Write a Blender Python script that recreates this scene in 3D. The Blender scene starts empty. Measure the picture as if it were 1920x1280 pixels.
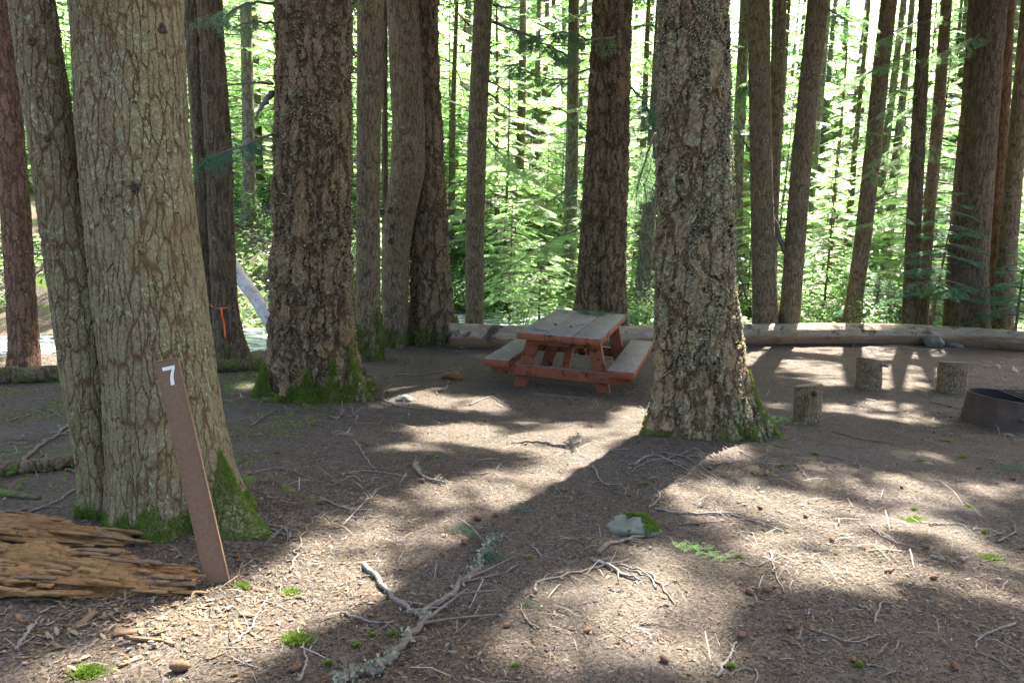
import bpy, math, random
import numpy as np
random.seed(7)
rng = np.random.default_rng(7)
SC = bpy.context.scene
COL = SC.collection
# ------------------------------------------------------------------ camera, sky, sun, exposure
F_PX, PITCH, ROLL = 1464.0, 9.5, 1.5          # focal length in 1920-px units
cd = bpy.data.cameras.new("camera"); cam = bpy.data.objects.new("camera", cd); COL.objects.link(cam)
cd.sensor_width = 36.0; cd.lens = F_PX / 1920 * 36.0; cd.clip_start = 0.05; cd.clip_end = 900
def rot(ax, a):
    c, s = math.cos(a), math.sin(a)
    return np.array({'x': [[1,0,0],[0,c,-s],[0,s,c]], 'y': [[c,0,s],[0,1,0],[-s,0,c]], 'z': [[c,-s,0],[s,c,0],[0,0,1]]}[ax])
CM = rot('x', math.radians(90 - PITCH)) @ rot('z', math.radians(ROLL))
CPOS = np.array([0.0, 0.0, 1.5])
from mathutils import Matrix, Vector
cam.matrix_world = Matrix.Translation(Vector(CPOS)) @ Matrix(CM.tolist()).to_4x4()
SC.camera = cam
SUN_AZ, SUN_EL = 24.0, 52.0                   # azimuth measured from +Y towards +X
world = bpy.data.worlds.new("World"); SC.world = world; world.use_nodes = True
wn = world.node_tree; bg = wn.nodes['Background']; bg.inputs['Strength'].default_value = 0.105
sky = wn.nodes.new('ShaderNodeTexSky'); sky.sky_type = 'NISHITA'; sky.sun_disc = False
sky.sun_elevation = math.radians(SUN_EL); sky.sun_rotation = math.radians(SUN_AZ)
sky.air_density = 0.7; sky.dust_density = 5.0; sky.ozone_density = 0.0
wn.links.new(sky.outputs[0], bg.inputs[0])
sl = bpy.data.lights.new("sun", 'SUN'); sl.energy = 5.0; sl.angle = math.radians(0.53); sl.color = (1.0, 0.95, 0.88)
sun = bpy.data.objects.new("sun", sl); COL.objects.link(sun)
SD = np.array([math.sin(math.radians(SUN_AZ))*math.cos(math.radians(SUN_EL)), math.cos(math.radians(SUN_AZ))*math.cos(math.radians(SUN_EL)), math.sin(math.radians(SUN_EL))])
sun.rotation_euler = Vector(SD.tolist()).to_track_quat('Z', 'Y').to_euler()
SC.view_settings.view_transform = 'Standard'; SC.view_settings.look = 'None'
SC.view_settings.gamma = 1.0; SC.view_settings.exposure = 3.08
SC.cycles.max_bounces = 8; SC.cycles.diffuse_bounces = 4; SC.cycles.transmission_bounces = 4
SC.cycles.use_denoising = True; SC.cycles.sample_clamp_indirect = 6.0

# ------------------------------------------------------------------ maths helpers
def ray(px, py):
    d = np.array([(px-960)/F_PX, (640-py)/F_PX, -1.0]); return CM @ d
def onplane(px, py, Y):
    d = ray(px, py); return CPOS + d * ((Y - CPOS[1]) / d[1])
def to_px(P):
    q = (np.atleast_2d(P) - CPOS) @ CM
    z = np.maximum(-q[:, 2], 1e-3)
    return 960 + F_PX*q[:, 0]/z, 640 - F_PX*q[:, 1]/z
def sstep(a, b, x):
    t = np.clip((np.asarray(x, float)-a)/(b-a), 0, 1); return t*t*(3-2*t)
def _h(ix, iy, s):
    n = (ix.astype(np.int64)*374761393 + iy.astype(np.int64)*668265263 + s*1274126177) & 0xffffffff
    n = ((n ^ (n >> 13)) * 1274126177) & 0xffffffff
    return ((n ^ (n >> 16)) & 0xffff)/65535.0
def vn(x, y, s=0):
    x = np.asarray(x, float); y = np.asarray(y, float)
    ix = np.floor(x); iy = np.floor(y); fx = x-ix; fy = y-iy; fx = fx*fx*(3-2*fx); fy = fy*fy*(3-2*fy)
    a = _h(ix, iy, s); b = _h(ix+1, iy, s); c = _h(ix, iy+1, s); d = _h(ix+1, iy+1, s)
    return (a*(1-fx)+b*fx)*(1-fy)+(c*(1-fx)+d*fx)*fy - .5
def fbm(x, y, s=0, o=4):
    r = 0; a = 1
    for k in range(o): r = r + a*vn(x*2**k, y*2**k, s+k); a *= .5
    return r
MOUNDS = []
def creek_y(x): return 13.6 + 0.36*(x+8) + 2.2*sstep(-4.2, -1.2, x)
def Hs(x, y):
    x = np.asarray(x, float); y = np.asarray(y, float)
    base = np.interp(y, [-50, 1.5, 3, 5, 7, 9.5, 13.5, 18, 400], [0.1, 0, -.03, -.17, -.40, -.566, -.80, -.86, -.9])
    base = base + .10*sstep(-2.5, -6, x)*sstep(2, 5, y)*0 
    s = y - creek_y(np.minimum(x, 14))
    wl = 1 - sstep(3.0, 8.0, x)
    cre = base + (-1.6-base)*sstep(-3.6, -1.0, s)
    rise = -1.6 + .35*sstep(1.0, 1.9, s) + np.maximum(s-1.9, 0)*.23 + 1.0*sstep(3, 7, s)
    left = np.where(s < .5, cre, rise)
    far = base + .2*np.maximum(y-36, 0)
    r = left*wl + far*(1-wl)
    r = np.where(r > 16, 16 + (r-16)*.1, r)
    for (mx, my, mr, mh) in MOUNDS: r = r + mh*np.exp(-((x-mx)**2+(y-my)**2)/mr**2)
    return r
def Hz(x, y):
    x = np.asarray(x, float); y = np.asarray(y, float)
    f = sstep(13.5, 20, y)
    return Hs(x, y) + .05*fbm(x*.7, y*.7, 3, 3)*(1+3*f) + .016*fbm(x*5, y*5, 9, 3) + .9*f*fbm(x*.12, y*.12, 21, 2)*sstep(20, 30, y)
def G(px, py, tmax=70):
    d = ray(px, py); t = np.linspace(1, tmax, 4000); P = CPOS[None]+t[:, None]*d
    below = P[:, 2] < Hz(P[:, 0], P[:, 1]); i = int(np.argmax(below))
    if not below[i]: i = len(t)-1
    a, b = t[max(i-1, 0)], t[i]
    for _ in range(14):
        m = (a+b)/2; p = CPOS+m*d
        if p[2] < Hz(p[0], p[1]): b = m
        else: a = m
    p = CPOS+b*d; p[2] = float(Hz(p[0], p[1])); return p
# ------------------------------------------------------------------ mesh helpers
def mesh_np(name, V, F, mats, parent=None, smooth=True, midx=None, attr=None):
    V = np.asarray(V, np.float32); F = np.asarray(F, np.int32)
    me = bpy.data.meshes.new(name)
    if parent is not None: V = V - np.array(parent.location, np.float32)
    me.vertices.add(len(V)); me.vertices.foreach_set('co', V.ravel())
    k = F.shape[1]; me.loops.add(F.size); me.loops.foreach_set('vertex_index', F.ravel())
    me.polygons.add(len(F)); me.polygons.foreach_set('loop_start', np.arange(0, F.size, k, dtype=np.int32))
    me.polygons.foreach_set('loop_total', np.full(len(F), k, np.int32))
    if midx is not None: me.polygons.foreach_set('material_index', np.asarray(midx, np.int32))
    me.update(calc_edges=True)
    if smooth: me.polygons.foreach_set('use_smooth', np.ones(len(F), bool))
    if attr is not None:
        a = me.color_attributes.new('tint', 'FLOAT_COLOR', 'POINT')
        c = np.ones((len(V), 4), np.float32); c[:, :3] = attr; a.data.foreach_set('color', c.ravel())
    for m in (mats if isinstance(mats, (list, tuple)) else [mats]): me.materials.append(m)
    o = bpy.data.objects.new(name, me); COL.objects.link(o)
    if parent is not None: o.parent = parent
    return o
def set_origin(o, loc):
    """move a top-level mesh's origin to loc"""
    me = o.data; n = len(me.vertices); c = np.empty(n*3, np.float32); me.vertices.foreach_get('co', c)
    c = c.reshape(-1, 3) - np.array(loc, np.float32); me.vertices.foreach_set('co', c.ravel()); me.update(); o.location = [float(v) for v in loc]
    return o
def tag(o, label=None, cat=None, group=None, kind=None):
    if label: o['label'] = label
    if cat: o['category'] = cat
    if group: o['group'] = group
    if kind: o['kind'] = kind
    return o
def empty(name, loc, label=None, cat=None, group=None):
    o = bpy.data.objects.new(name, None); COL.objects.link(o); o.location = [float(v) for v in loc]; o.empty_display_size = .2
    return tag(o, label, cat, group)
def copy_tree(o, parent=None):
    c = o.copy(); COL.objects.link(c)
    if parent is not None: c.parent = parent
    for ch in [q for q in bpy.data.objects if q.parent == o]: copy_tree(ch, c)
    return c
def cat_geo(parts):
    Vs, Fs, n = [], [], 0
    for V, F in parts: Vs.append(V); Fs.append(np.asarray(F)+n); n += len(V)
    return np.concatenate(Vs), np.concatenate(Fs)
def tube(P, R, k=6, cap=True, jitter=0, seed=0):
    P = np.asarray(P, float); n = len(P); R = np.broadcast_to(np.asarray(R, float), (n,))
    T = np.gradient(P, axis=0); T /= np.linalg.norm(T, axis=1)[:, None]+1e-9
    up = np.array([0, 0, 1.]) if abs(T[0][2]) < .9 else np.array([1., 0, 0])
    A = np.cross(T, up); A /= np.linalg.norm(A, axis=1)[:, None]+1e-9; B = np.cross(T, A)
    th = np.linspace(0, 2*np.pi, k, endpoint=False); r = R[:, None]*np.ones((n, k))
    if jitter: r = r*(1+jitter*np.random.default_rng(seed).normal(size=(n, k)))
    V = P[:, None]+r[..., None]*(np.cos(th)[None, :, None]*A[:, None]+np.sin(th)[None, :, None]*B[:, None])
    i = np.arange(n-1)[:, None]*k; j = np.arange(k)[None]; j2 = (j+1) % k
    Fq = np.stack([i+j, i+j2, i+k+j2, i+k+j], -1).reshape(-1, 4); V = V.reshape(-1, 3)
    if cap:
        V = np.concatenate([V, P[:1], P[-1:]]); a, b = len(V)-2, len(V)-1; o = (n-1)*k
        c1 = np.array([[a, (q+1) % k, q, q] for q in range(k)]); c2 = np.array([[b, o+q, o+(q+1) % k, o+(q+1) % k] for q in range(k)])
        # fold caps into quads pairing neighbours when k even
        if k % 2 == 0:
            c1 = np.array([[a, (q+2) % k, q+1, q] for q in range(0, k, 2)]); c2 = np.array([[b, o+q, o+q+1, o+(q+2) % k] for q in range(0, k, 2)])
            Fq = np.concatenate([Fq, c1, c2])
    return V, Fq
def smooth_path(pts, n):
    pts = np.asarray(pts, float); t = np.linspace(0, 1, len(pts)); u = np.linspace(0, 1, n)
    if len(pts) > 2:
        m = np.gradient(pts, t, axis=0); out = []
        for x in u:
            i = min(int(x*(len(pts)-1)), len(pts)-2); h = t[i+1]-t[i]; s = (x-t[i])/h
            out.append((2*s**3-3*s**2+1)*pts[i]+(s**3-2*s**2+s)*h*m[i]+(-2*s**3+3*s**2)*pts[i+1]+(s**3-s**2)*h*m[i+1])
        return np.array(out)
    return pts[0]+(pts[1]-pts[0])*u[:, None]
def box_geo(c0, c1, nseg=(1, 1, 1)):
    """closed box between corners c0,c1 with a small chamfer"""
    bm_v = []; a = np.array(c0, float); b = np.array(c1, float); s = b-a; e = min(.004, s.min()*.2)
    pts = []
    import itertools
    V = []; idx = {}
    for sx, sy, sz in itertools.product((0, 1), repeat=3):
        for ax in range(3):
            p = np.array([b[i] if (sx, sy, sz)[i] else a[i] for i in range(3)])
            for i in range(3):
                if i != ax: p[i] += -e if (sx, sy, sz)[i] else e
            idx[(sx, sy, sz, ax)] = len(V); V.append(p)
    V = np.array(V); F = []
    for ax in range(3):
        o = [i for i in range(3) if i != ax]
        for s_ in (0, 1):
            q = []
            for (u, v) in ((0, 0), (1, 0), (1, 1), (0, 1)):
                k = [0, 0, 0]; k[ax] = s_; k[o[0]] = u; k[o[1]] = v; q.append(idx[(*k, ax)])
            F.append(q)
        for (u, v) in itertools.product((0, 1), repeat=2):       # chamfered edges along axis ax
            k0 = [0]*3; k0[o[0]] = u; k0[o[1]] = v; k1 = list(k0); k1[ax] = 1
            F.append([idx[(*k0, o[0])], idx[(*k1, o[0])], idx[(*k1, o[1])], idx[(*k0, o[1])]])
    for c in itertools.product((0, 1), repeat=3):
        F.append([idx[(*c, 0)], idx[(*c, 1)], idx[(*c, 2)], idx[(*c, 2)]])
    F = np.array(F); cen = V.mean(0); F4 = []
    for f in F:
        p = V[f]; n = np.cross(p[1]-p[0], p[2]-p[0])
        if np.dot(n, p.mean(0)-cen) < 0: f = f[::-1]
        F4.append(f)
    return V, np.array(F4)
def fix_tris(o):
    """drop duplicated corners of quads used as triangles"""
    me = o.data; me.validate(clean_customdata=False); return o
# ------------------------------------------------------------------ materials
def new_mat(name):
    m = bpy.data.materials.new(name); m.use_nodes = True; nt = m.node_tree; nt.nodes.clear()
    out = nt.nodes.new('ShaderNodeOutputMaterial'); b = nt.nodes.new('ShaderNodeBsdfPrincipled')
    b.inputs['Roughness'].default_value = .85; b.inputs['Specular IOR Level'].default_value = .25
    nt.links.new(b.outputs[0], out.inputs[0]); return m, nt, b, out
class NT:
    def __init__(s, nt): s.nt = nt; s.L = nt.links
    def n(s, t, **k):
        q = s.nt.nodes.new(t)
        for a, v in k.items(): setattr(q, a, v)
        return q
    def plug(s, sock, v):
        if isinstance(v, bpy.types.NodeSocket): s.L.new(v, sock)
        elif v is not None: sock.default_value = v
    def coord(s, w='Object'): return s.n('ShaderNodeTexCoord').outputs[w]
    def mapp(s, v, sc): q = s.n('ShaderNodeMapping'); s.L.new(v, q.inputs[0]); q.inputs['Scale'].default_value = sc; return q.outputs[0]
    def noise(s, v, sc, det=4, rough=.55, out=0, dist=0):
        q = s.n('ShaderNodeTexNoise'); s.L.new(v, q.inputs['Vector']); q.inputs['Scale'].default_value = sc
        q.inputs['Detail'].default_value = det; q.inputs['Roughness'].default_value = rough; q.inputs['Distortion'].default_value = dist; return q.outputs[out]
    def voro(s, v, sc, feat='F1', out='Distance'):
        q = s.n('ShaderNodeTexVoronoi', feature=feat); s.L.new(v, q.inputs['Vector']); q.inputs['Scale'].default_value = sc; return q.outputs[out]
    def math(s, op, a, b=None, c=None):
        q = s.n('ShaderNodeMath', operation=op); s.plug(q.inputs[0], a); s.plug(q.inputs[1], b)
        if c is not None: s.plug(q.inputs[2], c)
        return q.outputs[0]
    def vmath(s, op, a, b=None, sc=None):
        q = s.n('ShaderNodeVectorMath', operation=op); s.plug(q.inputs[0], a); s.plug(q.inputs[1], b)
        if sc is not None: q.inputs['Scale'].default_value = sc
        return q.outputs[0]
    def rng(s, v, a, b, c=0, d=1, smooth=True):
        q = s.n('ShaderNodeMapRange'); q.interpolation_type = 'SMOOTHSTEP' if smooth else 'LINEAR'
        s.plug(q.inputs[0], v)
        for i, x in enumerate((a, b, c, d)): q.inputs[i+1].default_value = x
        return q.outputs[0]
    def mix(s, f, a, b, mode='MIX'):
        q = s.n('ShaderNodeMix', data_type='RGBA', blend_type=mode); s.plug(q.inputs[0], f)
        for i, v in ((6, a), (7, b)):
            if isinstance(v, tuple) and len(v) == 3: v = (*v, 1)
            s.plug(q.inputs[i], v)
        return q.outputs[2]
    def bump(s, b, h, st=.6, d=.01):
        q = s.n('ShaderNodeBump'); s.L.new(h, q.inputs['Height']); q.inputs['Strength'].default_value = st; q.inputs['Distance'].default_value = d
        s.L.new(q.outputs[0], b.inputs['Normal'])
def sc_(c, k): return (c[0]*k, c[1]*k*1.04, c[2]*k*.92)
def bark_mat(name, plate, plate2, crev, scale=14, stretch=.3, fw=.12, disp=.012, lichen=.45, lcol=(.30, .34, .27), moss=0.0, mossz=.5, displace=True, lsc=38, knobby=0.5):
    k_ = 1.0 if 'far' in name or 'distant' in name else (.80 if 'furrowed' in name else .98)
    plate, plate2, crev, lcol = sc_(plate, k_), sc_(plate2, k_), sc_(crev, k_), sc_(lcol, k_)
    m, nt, b, out = new_mat(name); N = NT(nt); co = N.coord()
    d = N.noise(N.mapp(co, (1, 1, .5)), 5, 3, .6, out=1)
    d2 = N.noise(N.mapp(co, (1, 1, .6)), 22, 3, .6, out=1)
    w = N.vmath('ADD', co, N.vmath('SCALE', N.vmath('SUBTRACT', d, (.5, .5, .5)), sc=2.2/scale))
    w = N.vmath('ADD', w, N.vmath('SCALE', N.vmath('SUBTRACT', d2, (.5, .5, .5)), sc=.9/scale))
    st = N.mapp(w, (1, 1, stretch))
    e1 = N.voro(st, scale, 'DISTANCE_TO_EDGE')
    wid = N.rng(N.noise(co, 8, 3, .6), .36, .66, .25, 1.7)
    p1 = N.rng(N.math('DIVIDE', e1, wid), 0.0, fw)
    e2 = N.voro(N.mapp(w, (1, 1, .5)), scale*2.3, 'DISTANCE_TO_EDGE'); p2 = N.rng(e2, 0, .18)
    fn = N.noise(N.mapp(co, (1, 1, .45)), 60, 5, .65)
    bn = N.noise(N.mapp(w, (1, 1, .35)), 9, 4, .6)
    h = N.math('ADD', N.math('MULTIPLY', p1, .62), N.math('MULTIPLY', p2, .26))
    h = N.math('ADD', h, N.math('MULTIPLY', fn, .55)); h = N.math('MULTIPLY', h, N.rng(N.noise(co, 3.1, 3, .6), .3, .7, .72, 1.12)); h = N.math('ADD', h, N.math('MULTIPLY', bn, knobby))
    col = N.mix(N.rng(bn, .35, .65), plate, plate2)
    col = N.mix(N.rng(fn, .42, .75), col, tuple(c*1.35 for c in plate))
    big = N.rng(N.noise(N.mapp(co, (1, 1, .45)), 2.1, 4, .65, dist=.6), .42, .66)
    col = N.mix(N.math('MULTIPLY', big, .55), col, tuple(.5*p+.5*q for p, q in zip(plate2, crev)))
    col = N.mix(p1, crev, col)
    col = N.mix(N.math('MULTIPLY', N.math('SUBTRACT', 1.0, p2), .4), col, crev)
    if lichen > 0:
        l1 = N.rng(N.noise(co, lsc, 4, .7), .62-.12*lichen, .70-.12*lichen)
        l2 = N.rng(N.noise(co, 3.2, 3, .6), .38, .62)
        lf = N.math('MULTIPLY', l1, N.math('MULTIPLY', l2, p1))
        col = N.mix(lf, col, N.mix(N.rng(fn, .4, .7), lcol, tuple(c*.6 for c in lcol)))
        h = N.math('ADD', h, N.math('MULTIPLY', lf, .25))
    if moss > 0:
        z = N.n('ShaderNodeSeparateXYZ'); nt.links.new(co, z.inputs[0])
        zz = N.math('ADD', z.outputs[2], N.math('MULTIPLY', N.math('SUBTRACT', N.noise(co, 3.4, 5, .7), .5), 4.5*mossz))
        mf = N.math('MULTIPLY', N.rng(zz, mossz*1.0, mossz*.1), N.rng(N.noise(co, 7, 5, .7), .58-moss*.12, .66-moss*.12))
        mc = N.mix(N.noise(co, 45, 3, .7), (.05, .075, .013), (.11, .15, .027))
        col = N.mix(mf, col, mc)
        h = N.math('ADD', h, N.math('MULTIPLY', mf, N.noise(co, 90, 2)))
    nt.links.new(col, b.inputs['Base Color'])
    if displace:
        q = N.n('ShaderNodeDisplacement'); q.inputs['Midlevel'].default_value = .95+knobby*.5; q.inputs['Scale'].default_value = disp
        nt.links.new(h, q.inputs['Height']); nt.links.new(q.outputs[0], out.inputs['Displacement']); m.displacement_method = 'BOTH'
    else: N.bump(b, h, .9, disp)
    return m
M = {}
M['bark_near'] = bark_mat('bark_furrowed', (.235, .195, .112), (.19, .152, .085), (.115, .066, .032), 30, .17, .13, .010, .8, (.36, .36, .25), .7, .10, lsc=34, knobby=.6)
M['bark_fir'] = bark_mat('bark_thick_plates', (.25, .165, .092), (.185, .128, .076), (.08, .046, .026), 8, .24, .20, .050, .8, (.29, .31, .23), .7, .25, lsc=30, knobby=1.4)
M['bark_lichen'] = bark_mat('bark_lichen_plates', (.275, .19, .105), (.21, .15, .09), (.09, .055, .028), 9, .26, .19, .042, 1.1, (.34, .37, .27), .3, .25, lsc=34, knobby=1.4)
M['bark_mid'] = bark_mat('bark_brown', (.195, .142, .085), (.145, .104, .062), (.07, .044, .026), 24, .16, .16, .012, .7, (.25, .27, .21), .7, .3, lsc=30)
M['bark_dark'] = bark_mat('bark_dark_strips', (.145, .102, .066), (.11, .079, .05), (.055, .036, .022), 18, .10, .18, .018, .5, (.20, .22, .17), .7, .35, lsc=26)
M['bark_red'] = bark_mat('bark_reddish', (.23, .125, .08), (.17, .095, .062), (.085, .048, .03), 17, .18, .18, .02, .3, moss=.4, mossz=.2)
M['bark_far'] = bark_mat('bark_distant', (.22, .18, .12), (.17, .14, .09), (.09, .065, .042), 16, .2, .2, .03, .8, (.27, .31, .2), .5, .8, displace=False, lsc=14)
M['bark_farb'] = bark_mat('bark_distant_grey', (.25, .22, .17), (.19, .17, .125), (.10, .08, .055), 14, .2, .2, .03, 1.0, (.31, .34, .25), .5, .8, displace=False, lsc=12)
def leaf_mat(name, c1, c2, tr, glossy=.35, rough=.45, tw=.45):
    m, nt, b, out = new_mat(name); N = NT(nt)
    oi = N.n('ShaderNodeObjectInfo'); co = N.coord()
    f = N.rng(N.noise(co, 1.7, 3, .6), .35, .65); f = N.math('ADD', N.math('MULTIPLY', f, .6), N.math('MULTIPLY', oi.outputs['Random'], .4))
    col = N.mix(f, c1, c2); nt.links.new(col, b.inputs['Base Color'])
    b.inputs['Roughness'].default_value = rough; b.inputs['Specular IOR Level'].default_value = glossy
    t = N.n('ShaderNodeBsdfTranslucent'); nt.links.new(N.mix(f, tr, tuple(x*1.2 for x in tr)), t.inputs[0])
    mx = N.n('ShaderNodeMixShader'); mx.inputs[0].default_value = tw
    nt.links.new(b.outputs[0], mx.inputs[1]); nt.links.new(t.outputs[0], mx.inputs[2]); nt.links.new(mx.outputs[0], out.inputs[0]); return m
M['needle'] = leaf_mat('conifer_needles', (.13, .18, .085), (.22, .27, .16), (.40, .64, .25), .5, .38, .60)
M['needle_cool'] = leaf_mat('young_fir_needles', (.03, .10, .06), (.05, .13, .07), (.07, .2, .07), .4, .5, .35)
M['bough'] = leaf_mat('shaded_bough_needles', (.07, .12, .055), (.11, .16, .075), (.20, .34, .14), .4, .45, .5)  # darker copy of the needle colour, shade of the boughs put into it
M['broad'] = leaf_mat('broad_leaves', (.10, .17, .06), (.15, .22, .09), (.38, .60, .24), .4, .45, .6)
M['shade_canopy'] = leaf_mat('shade_canopy_needles', (.04, .09, .03), (.07, .12, .04), (.06, .13, .03), .3, .5, .3)  # for the unseen sprays added to shade the ground
M['mossy'] = leaf_mat('moss_blades', (.085, .135, .020), (.165, .235, .04), (.15, .24, .03), .1, .85, .3)
M['lichen'] = leaf_mat('pale_lichen', (.20, .225, .15), (.28, .30, .215), (.14, .16, .10), .1, .9, .2)
def wood_mat(name, a, b_, c, ax=(1, 8, 8), sc=6, bump=.004):
    m, nt, b, out = new_mat(name); N = NT(nt); co = N.mapp(N.coord(), ax)
    f = N.noise(co, sc, 6, .65, dist=.6); g = N.noise(co, sc*5, 4, .6)
    col = N.mix(N.rng(f, .35, .65), a, b_); col = N.mix(N.rng(g, .5, .75), col, c)
    nt.links.new(col, b.inputs['Base Color']); N.bump(b, N.math('ADD', f, N.math('MULTIPLY', g, .5)), .8, bump); return m
M['twig'] = wood_mat('twig_wood', (.11, .085, .066), (.17, .14, .115), (.07, .05, .036), (3, 3, 3), 5)
M['twig_grey'] = wood_mat('twig_grey_wood', (.14, .122, .10), (.21, .185, .155), (.085, .068, .052), (3, 3, 3), 5)
M['chip'] = wood_mat('orange_wood_chip', (.14, .088, .045), (.19, .13, .075), (.09, .052, .026), (1.5, 6, 6), 8, .008)
M['cut'] = wood_mat('cut_wood', (.20, .155, .10), (.15, .11, .07), (.24, .20, .135), (1, 1, 1), 9)
M['cone'] = wood_mat('cone_scales', (.10, .055, .03), (.17, .095, .05), (.07, .04, .025), (1, 1, 1), 40, .003)
M['rot'] = wood_mat('rotten_wood', (.19, .095, .030), (.30, .18, .07), (.06, .028, .012), (1.2, 9, 9), 5, .02)

def ground_mat():
    m, nt, b, out = new_mat('needle_duff'); N = NT(nt); co = N.coord()
    n1 = N.noise(co, .9, 4, .6); n2 = N.noise(co, 7, 5, .65); n3 = N.noise(co, 48, 4, .75); n4 = N.voro(N.vmath('ADD', co, N.vmath('SCALE', N.noise(co, 60, 2, .6, out=1), sc=.03)), 130, 'F1', 'Color')
    n5 = N.noise(co, 150, 3, .8)
    col = N.mix(N.rng(n2, .3, .7), (.034, .028, .019), (.076, .061, .042))
    col = N.mix(N.rng(n3, .38, .68), col, (.12, .104, .08))
    sp = N.n('ShaderNodeSeparateColor'); nt.links.new(n4, sp.inputs[0])
    col = N.mix(N.math('MULTIPLY', N.rng(sp.outputs[0], .72, .8), .5), col, (.12, .07, .04)); col = N.mix(N.math('MULTIPLY', N.rng(sp.outputs[1], .84, .88), .6), col, (.17, .15, .13))
    col = N.mix(N.rng(sp.outputs[2], .78, .9), col, (.03, .022, .017))
    col = N.mix(N.rng(n5, .55, .75), col, (.035, .026, .02))
    grey = N.rng(N.noise(co, .55, 3, .5), .5, .68); col = N.mix(N.math('MULTIPLY', grey, .35), col, (.10, .092, .086))
    # thin moss in patches, mostly on the left and beyond the log
    gm = N.n('ShaderNodeNewGeometry'); xyz = N.n('ShaderNodeSeparateXYZ'); nt.links.new(gm.outputs['Position'], xyz.inputs[0])
    far = N.rng(xyz.outputs[1], 14.5, 17); left = N.rng(xyz.outputs[0], -2.2, -3.6)
    mo = N.rng(N.noise(co, 1.3, 5, .65), .50, .60); mo = N.math('MULTIPLY', mo, N.math('ADD', N.math('MULTIPLY', far, .85), N.math('MULTIPLY', left, .5)))
    mo = N.math('MINIMUM', mo, .9)
    col = N.mix(mo, col, N.mix(n3, (.03, .06, .012), (.10, .15, .03)))
    nt.links.new(col, b.inputs['Base Color']); b.inputs['Roughness'].default_value = .95; b.inputs['Specular IOR Level'].default_value = .12
    N.bump(b, N.math('ADD', N.math('MULTIPLY', n2, .5), N.math('ADD', N.math('MULTIPLY', n3, .5), N.math('MULTIPLY', n5, .3))), 1.0, .02)
    return m
M['ground'] = ground_mat()
def tint_mat():
    m, nt, b, out = new_mat('litter_bits'); a = nt.nodes.new('ShaderNodeVertexColor'); a.layer_name = 'tint'
    nt.links.new(a.outputs[0], b.inputs['Base Color']); b.inputs['Roughness'].default_value = .75; return m
M['litter'] = tint_mat()
def water_mat():
    m, nt, b, out = new_mat('creek_water'); N = NT(nt); co = N.mapp(N.coord(), (1, 2.2, 1))
    f = N.rng(N.noise(co, 2.6, 6, .7, dist=.5), .44, .60)
    nt.links.new(N.mix(f, (.03, .05, .055), (.75, .8, .85)), b.inputs['Base Color'])
    nt.links.new(N.rng(f, 0, 1, .08, .6), b.inputs['Roughness']); b.inputs['Specular IOR Level'].default_value = .6
    N.bump(b, N.noise(co, 6, 5, .65), 1.0, .12); return m
M['water'] = water_mat()

# ------------------------------------------------------------------ terrain
def G0(px, py):                     # rough hit on the smooth ground before mounds exist
    return G(px, py)
tb = {k: G0(*v) for k, v in dict(t1=(300, 1000), t3=(590, 742), t8=(1315, 812), t5=(790, 642)).items()}
MOUNDS += [(tb['t1'][0], tb['t1'][1]+.3, .65, .05), (tb['t3'][0], tb['t3'][1]+.5, 1.1, .10), (tb['t8'][0], tb['t8'][1]+.3, .95, .09), (tb['t5'][0]-.3, tb['t5'][1]+.6, 1.4, .12)]
def axis(lo, hi, step, far0, far1, g=1.12):
    a = list(np.arange(lo, hi, step)); s = step; x = hi
    while x < far1: a.append(x); s *= g; x += s
    a.append(far1); s = step; x = lo; L = []
    while x > far0: s *= g; x -= s; L.append(x)
    return np.array(sorted(set([far0]+[v for v in L if v > far0]+a)))
xs = axis(-6.5, 8.5, .034, -260, 260); ys = axis(1.3, 15.5, .034, -60, 420)
X, Y = np.meshgrid(xs, ys); Z = Hz(X, Y)
near = (X > -7) & (X < 9) & (Y > 1) & (Y < 16)
Z = Z + near*(.007*fbm(X*16, Y*16, 31, 2) + .004*fbm(X*40, Y*40, 41, 1))
nx, ny = len(xs), len(ys); ii = np.arange(ny-1)[:, None]*nx+np.arange(nx-1)[None]
mesh = mesh_np('ground', np.stack([X, Y, Z], -1).reshape(-1, 3), np.stack([ii, ii+1, ii+nx+1, ii+nx], -1).reshape(-1, 4), M['ground'])
tag(mesh, kind='structure')
# creek
cx = np.linspace(-30, 9, 120); cv = np.linspace(-2.5, 2.7, 20)
CX, CV = np.meshgrid(cx, cv); CY = creek_y(CX)+CV
CZ = -1.18 + .05*fbm(CX*1.6, CY*2.5, 5, 3) + .02*(CX*0)
nx = len(cx); ii = np.arange(len(cv)-1)[:, None]*nx+np.arange(nx-1)[None]
tag(mesh_np('creek_water', np.stack([CX, CY, CZ], -1).reshape(-1, 3), np.stack([ii, ii+1, ii+nx+1, ii+nx], -1).reshape(-1, 4), M['water']), kind='structure')

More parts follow.
